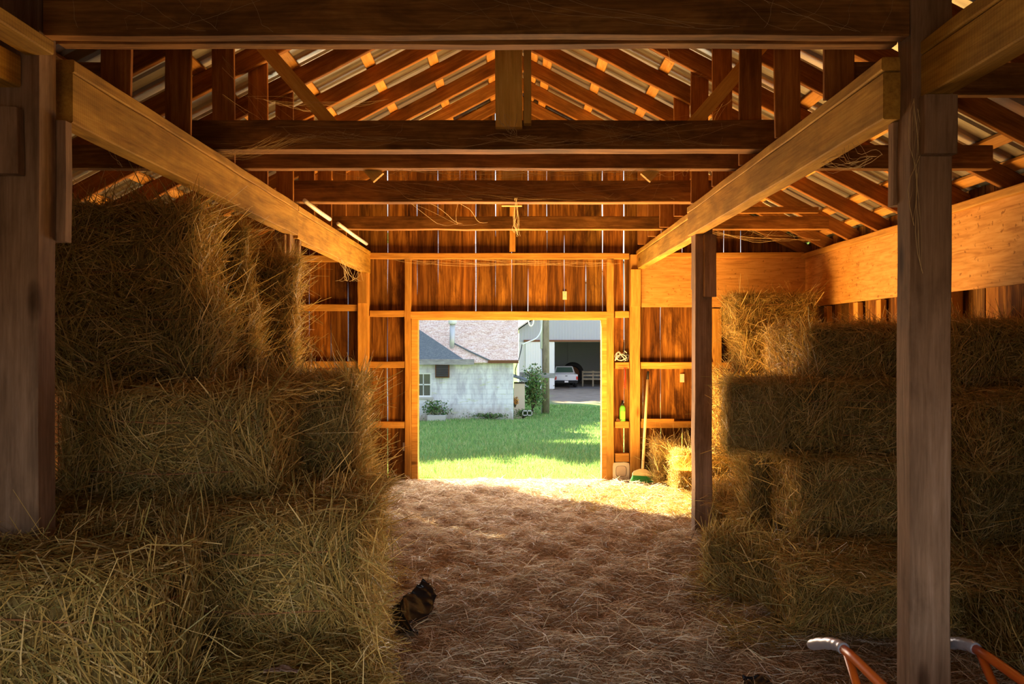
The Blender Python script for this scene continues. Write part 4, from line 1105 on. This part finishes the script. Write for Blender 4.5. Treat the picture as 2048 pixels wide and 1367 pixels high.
# shrub by the pole
def shrub(name, label, cx, cy, zb, w, d, h, n, seed, pal, lf=.05, cat='shrub', group=None):
    rr = random.Random(seed); r = empty(name, (cx, cy, zb)); tag(r, label, cat, group, 'thing')
    mb = MB(); tips = []
    for i in range(9):
        a = rr.uniform(0, 6.28); t = Vector((math.cos(a)*w*.45*rr.random(), math.sin(a)*d*.45*rr.random(), h*rr.uniform(.6, 1.0)))
        mid = t*.5+Vector((rr.uniform(-.1, .1), rr.uniform(-.1, .1), .05)); mb.tube([(0, 0, 0), mid, t], [.02, .014, .005], 5); tips += [mid, t, (mid+t)/2]
    mb.build('stem', M['bark'], r)
    c = np.array([tips[i % len(tips)] for i in range(n)]); P = c + G.normal(size=(n, 3))*np.array([w*.16, d*.16, h*.12]); P[:, 2] = np.clip(P[:, 2], .02, h*1.1)
    D = unit(G.normal(size=(n, 3))+np.array([0, 0, -.2])); L = G.uniform(.7, 1.5, n)*lf
    V, Q, T = ribbons(P, D, L, L*.55, G.normal(size=n)*.15, pick(np.array(pal), n, .2), .25)
    o = bpy.data.objects.new('foliage', mesh_np('foliage', V, Q, M['leaf'], T)); COL.objects.link(o); o.parent = r
GP = [(.10, .22, .06), (.16, .30, .08), (.07, .16, .05), (.28, .36, .12), (.22, .20, .10)]
shrub('shrub', 'leafy green shrub growing at the foot of the utility pole', .88, 32.6, gz(32.6), 1.1, 1.0, 2.0, 1500, 1, GP, .09)
shrub('weed', 'clump of tall weeds under the block building window', -3.0, 29.6, gz(29.6), 1.0, .5, .7, 500, 2, GP, .07, 'weeds')
shrub('weed', 'low weeds along the foot of the block wall near its corner', -.9, 29.75, gz(29.7), 1.6, .4, .28, 500, 3, GP, .05, 'weeds')
shrub('weed', 'green ground cover beside the grey block near the lean-to', .45, 30.6, gz(30.6), .9, .6, .35, 600, 4, GP, .06, 'weeds')
shrub('flower', 'orange marigold clump against the lean-to corner', .12, 30.2, -.95, .18, .1, .4, 120, 5, [(.75, .30, .05), (.70, .40, .10)], .06, 'flower')
def cinder(x, y, z):
    mb = MB(); mb.box(-.2, -.165, 0, .2, 0, .2); mb.box(-.0175, .0175, 0, .2, 0, .2); mb.box(.165, .2, 0, .2, 0, .2); mb.box(-.2, .2, 0, .2, .17, .2); mb.box(-.2, .2, 0, .2, 0, .03)
    o = mb.build('cinder_block', M['concrete']); o.location = (x, y, z); tag(o, 'grey hollow concrete block lying by the lean-to and shrub', 'concrete block', None, 'thing')
cinder(.62, 30.2, gz(30.2)+.16)
mb = MB(); mb.box(-.35, .35, 0, .3, 0, .22); o = mb.build('stone_step', M['concrete']); o.location = (-2.95, 29.2, gz(29.2)-.02); tag(o, 'pale concrete step in the weeds under the block building window', 'step', None, 'thing')

# metal shed with open bay
def shed():
    X0, X1, Y0, Y1, ZB = .55, 16.0, 58.0, 74.0, -2.05
    r = empty('metal_shed', (8, 66, ZB)); tag(r, 'large grey metal shed with an open bay, farthest building through the doorway', 'shed', None, 'thing')
    def P(mb, name, mat): o = mb.build(name, mat); o.parent = r; o.matrix_parent_inverse = Matrix.Translation((-8, -66, -ZB)); return o
    zh = 1.68; ze, zp, xm = 2.65, 8.0, 8.3
    mb = MB(); mb.prism([(X0, zh), (X1, zh), (X1, ze), (xm, zp), (X0, ze)], Y0, Y0+.12); P(mb, 'front_header', M['shedwall'])
    mb = MB(); mb.box(X0, 1.15, Y0, Y0+.12, ZB, zh); P(mb, 'front_wall', M['shedside'])
    mb = MB(); mb.box(11.5, X1, Y0, Y0+.12, ZB, zh); P(mb, 'front_wall', M['shedside'])
    mb = MB(); mb.box(X0-.0, X0+.12, Y0+.12, Y1, ZB, ze); mb.box(X1-.12, X1, Y0+.12, Y1, ZB, ze); P(mb, 'side_wall', M['shedside'])
    mb = MB(); mb.prism([(X0, ZB), (X1, ZB), (X1, ze), (xm, zp), (X0, ze)], Y1-.12, Y1); P(mb, 'rear_wall', M['shedhaze'])
    mb = MB()
    for i in range(6): mb.box(X0+.2, X1-.2, Y1-.2, Y1-.13, ZB+.3+i*.85, ZB+.42+i*.85)
    mb.box(5.5, 5.75, Y1-.32, Y1-.2, ZB, 3.6); mb.box(9.6, 9.9, Y1-.32, Y1-.2, ZB, 3.6); P(mb, 'rear_framing', M['shedhaze'])
    mb = MB(); mb.prism([(X0-.3, ze-.1), (xm, zp+.1), (X1+.3, ze-.1), (X1+.3, ze+.02), (xm, zp+.22), (X0-.3, ze+.02)], Y0-.4, Y1+.3); P(mb, 'roof', M['galv'])
    mb = MB(); mb.box(1.05, 3.28, Y0-.16, Y0-.06, ZB+.12, zh+.05); P(mb, 'sliding_door', M['sheddoor'])
    mb = MB(); mb.box(.9, 12, Y0-.2, Y0-.02, zh+.02, zh+.16); P(mb, 'door_track', M['rust'])
    mb = MB(); mb.box(.6, 3.2, Y0-.1, Y0+.12, ZB-.1, ZB+.14); P(mb, 'footing', M['concrete'])
    mb = MB(); mb.box(X0+.12, X1-.12, Y0+.1, Y1, ZB-.1, ZB+.03); P(mb, 'shed_floor', plain('shed_dirt_floor', (.36, .34, .34), .95, .05))
shed()
def pickup():
    cx, yr, zb = 4.36, 60.2, -2.0
    r = empty('pickup_truck', (cx, yr, zb)); tag(r, 'white pickup truck parked tail-out in the open bay of the metal shed', 'truck', None, 'thing')
    w = .92
    mb = MB()
    mb.box(-w, w, .0, .08, .62, 1.08)                       # tailgate wall handled below as part; bed sides
    b = MB(); b.box(-w, -w+.08, .08, 2.0, .5, 1.08); b.box(w-.08, w, .08, 2.0, .5, 1.08); b.box(-w, w, .08, 2.0, .5, .58); b.box(-w, w, 2.0, 2.08, .5, 1.1)
    b.prism([(-w, .45), (w, .45), (w, 1.1), (-w, 1.1)], 2.08, 5.2); b.build('truck_body', M['truckpaint'], r)
    c = MB(); lo, hi = [(-.86, 1.1), (.86, 1.1)], [(-.70, 1.66), (.70, 1.66)]
    vs = [(-.88, 2.1, 1.1), (.88, 2.1, 1.1), (.88, 4.2, 1.1), (-.88, 4.2, 1.1), (-.70, 2.3, 1.66), (.70, 2.3, 1.66), (.70, 3.5, 1.66), (-.70, 3.5, 1.66)]
    c.add(vs, [(0, 3, 2, 1), (4, 5, 6, 7), (0, 1, 5, 4), (1, 2, 6, 5), (2, 3, 7, 6), (3, 0, 4, 7)]); cab = c.build('cab', M['truckpaint'], r)
    bv = cab.modifiers.new('soft', 'BEVEL'); bv.width = .06; bv.segments = 3
    g = MB(); g.add([(-.74, 2.115, 1.16), (.74, 2.115, 1.16), (.62, 2.265, 1.58), (-.62, 2.265, 1.58), (-.74, 2.09, 1.16), (.74, 2.09, 1.16), (.62, 2.24, 1.58), (-.62, 2.24, 1.58)],
                    [(0, 1, 2, 3), (7, 6, 5, 4), (0, 4, 5, 1), (1, 5, 6, 2), (2, 6, 7, 3), (3, 7, 4, 0)]); g.build('rear_window', M['carglass'], cab)
    tg = mb.build('tailgate', M['truckpaint'], r)
    h = MB(); h.box(-.09, .09, -.02, .0, .93, .98); h.build('handle', M['black'], tg)
    for s in (-1, 1):
        l = MB(); l.box(s*.86-.07, s*.86+.07, -.03, .0, .66, .92); l.build('tail_light', M['taillight'], r)
        t = MB(); t.tube([(s*.78-.12, 1.1, .36), (s*.78+.12, 1.1, .36)], .36, 24); wh = t.build('wheel', M['tyre'], r, True)
        t = MB(); t.tube([(s*.78-.125, 1.1, .36), (s*.78+.125, 1.1, .36)], .2, 16); t.build('hubcap', M['galv'], wh, True)
        t = MB(); t.tube([(s*.78-.12, 4.3, .36), (s*.78+.12, 4.3, .36)], .36, 24); t.build('wheel', M['tyre'], r, True)
    bp = MB(); bp.box(-.93, .93, -.16, .0, .40, .58); bp.build('bumper', M['black'], r)
    pl = MB(); pl.box(-.15, .15, -.175, -.162, .44, .58); pl.build('number_plate', M['white'], r)
pickup()
mb = MB()
r = empty('wooden_rack', (6.7, 62, -2.0)); tag(r, 'low wooden rail rack beside the pickup truck in the shed bay', 'rack', None, 'thing')
for i, z in enumerate((.55, .85, 1.12)):
    mb = MB(); mb.box(-.9, .95, -.03, .03, z, z+.14); mb.build('rail', M['polewood'], r)
for x in (-.85, 0, .88):
    mb = MB(); mb.box(x-.06, x+.06, .03, .12, 0, 1.3); mb.build('upright', M['polewood'], r)
r = empty('tractor_tire', (5.35, 66, -2.0)); tag(r, 'big dark tractor tyre standing behind the pickup truck in the shed', 'tyre', None, 'thing')
mb = MB(); mb.tube([(.75*math.cos(2*PI*k/32), 0, .95+.75*math.sin(2*PI*k/32)) for k in range(33)], .22, 12, False); mb.build('tread', M['tyre'], r, True)
mb = MB(); mb.tube([(0, -.12, .95), (0, .12, .95)], .56, 24); mb.build('rim', M['rust'], r, True)

# trees that shade the lawn, standing off to the sunny side
def tree(x, y, h, rad, seed):
    rr = np.random.default_rng(seed); z = gz(y)
    r = empty('tree', (x, y, z)); tag(r, 'broad leafy tree shading the lawn beside the block building', 'tree', 'trees shading the lawn', 'thing')
    mb = MB(); mb.tube([(0, 0, -.1), (.1, 0, h*.4), (0, .1, h*.8)], [.28, .2, .08], 10); mb.build('trunk', M['bark'], r, True)
    n = 15000; c = rr.normal(size=(22, 3)); c = unit(c)*rr.uniform(.2, 1, (22, 1))*np.array([rad*.8, rad*.8, h*.33])+np.array([0, 0, h*.62])
    P = c[rr.integers(0, 22, n)]+rr.normal(size=(n, 3))*rad*.24
    D = unit(rr.normal(size=(n, 3))); L = rr.uniform(.4, .75, n)
    V, Q, T = ribbons(P, D, L, L*.7, rr.normal(size=n)*.1, pick(np.array(GP), n, .2), .3)
    o = bpy.data.objects.new('foliage', mesh_np('foliage', V, Q, M['leaf'], T)); COL.objects.link(o); o.parent = r
TREES = [(-12.0, 23.6, 8.9, 2.4), (-13.0, 28.2, 10, 2.9), (-16.5, 32.0, 12, 3.6), (-16.5, 37.5, 12, 3.8), (-15.5, 44, 12, 3.8), (-11.5, 50, 11.0, 3.4), (-10.5, 58, 12.0, 3.2), (-11.5, 66, 13, 3.4)]
for i, (x, y, h, rad) in enumerate(TREES): tree(x, y, h, rad, 60+i)

# ================================================================== LIGHT
SUN_AZ = Vector((.77, -.638, 0)).normalized(); EL = math.radians(26)
d = SUN_AZ*math.cos(EL) + Vector((0, 0, -math.sin(EL)))
s = bpy.data.lights.new('sun', 'SUN'); s.energy = 54.0; s.angle = math.radians(.6); s.color = (1.0, .80, .46)
so = bpy.data.objects.new('sun', s); so.rotation_euler = d.to_track_quat('-Z', 'Y').to_euler(); COL.objects.link(so)

w = bpy.data.worlds.new('sky'); SC.world = w; w.use_nodes = True; t = w.node_tree; t.nodes.clear()
bg = t.nodes.new('ShaderNodeBackground'); ow = t.nodes.new('ShaderNodeOutputWorld')
tc = t.nodes.new('ShaderNodeTexCoord'); sx = t.nodes.new('ShaderNodeSeparateXYZ'); rp = t.nodes.new('ShaderNodeValToRGB')
t.links.new(tc.outputs['Generated'], sx.inputs[0]); t.links.new(sx.outputs[2], rp.inputs[0])
e = rp.color_ramp.elements; e[0].position = 0; e[0].color = (.92, .95, 1.0, 1); e[1].position = .7; e[1].color = (.50, .66, .95, 1)
t.links.new(rp.outputs[0], bg.inputs[0]); bg.inputs[1].default_value = 1.85; t.links.new(bg.outputs[0], ow.inputs[0])

def daylight(name, loc, aim, sx, sy, power, col):
    l = bpy.data.lights.new(name, 'AREA'); l.shape = 'RECTANGLE'; l.size = sx; l.size_y = sy; l.energy = power; l.color = col
    o = bpy.data.objects.new(name, l); o.location = loc; o.rotation_euler = (Vector(aim)-Vector(loc)).to_track_quat('-Z', 'Y').to_euler(); COL.objects.link(o); return o
# daylight through the two doorways
fd = daylight('front_door_daylight', (0, -.3, .9), (0, 3, .1), 3.4, 1.6, 8.5, (.95, .97, 1.0)); fd.data.spread = math.radians(64)
daylight('back_door_daylight', (0, 9.0, 1.0), (0, 5, .5), 2.1, 1.8, 125, (1.0, .86, .72))

daylight('sun_bounce_fill', (.75, 7.38, .3), (.75, 7.3801, 2.0), 2.6, 1.6, 400, (1.0, .54, .15))  # added warm area light standing in for sunlight bounced off the floor

# ================================================================== CAMERA
c = bpy.data.cameras.new('camera'); c.lens = F/2048*36; c.sensor_width = 36; c.sensor_fit = 'HORIZONTAL'; c.clip_end = 400
co = bpy.data.objects.new('camera', c); co.location = (0, 0, CAMZ); co.rotation_euler = (PI/2, 0, 0); COL.objects.link(co); SC.camera = co
vs_ = SC.view_settings; SC.display_settings.display_device = 'sRGB'
vs_.view_transform = 'Standard'; vs_.look = 'None'; vs_.exposure = 0.0; vs_.gamma = 1.0; vs_.use_curve_mapping = False
cy = SC.cycles
cy.max_bounces = 8; cy.diffuse_bounces = 5; cy.glossy_bounces = 3; cy.transmission_bounces = 3; cy.transparent_max_bounces = 4
cy.use_adaptive_sampling = True; cy.adaptive_threshold = .03; cy.sample_clamp_indirect = 6.0; cy.caustics_reflective = False; cy.caustics_refractive = False
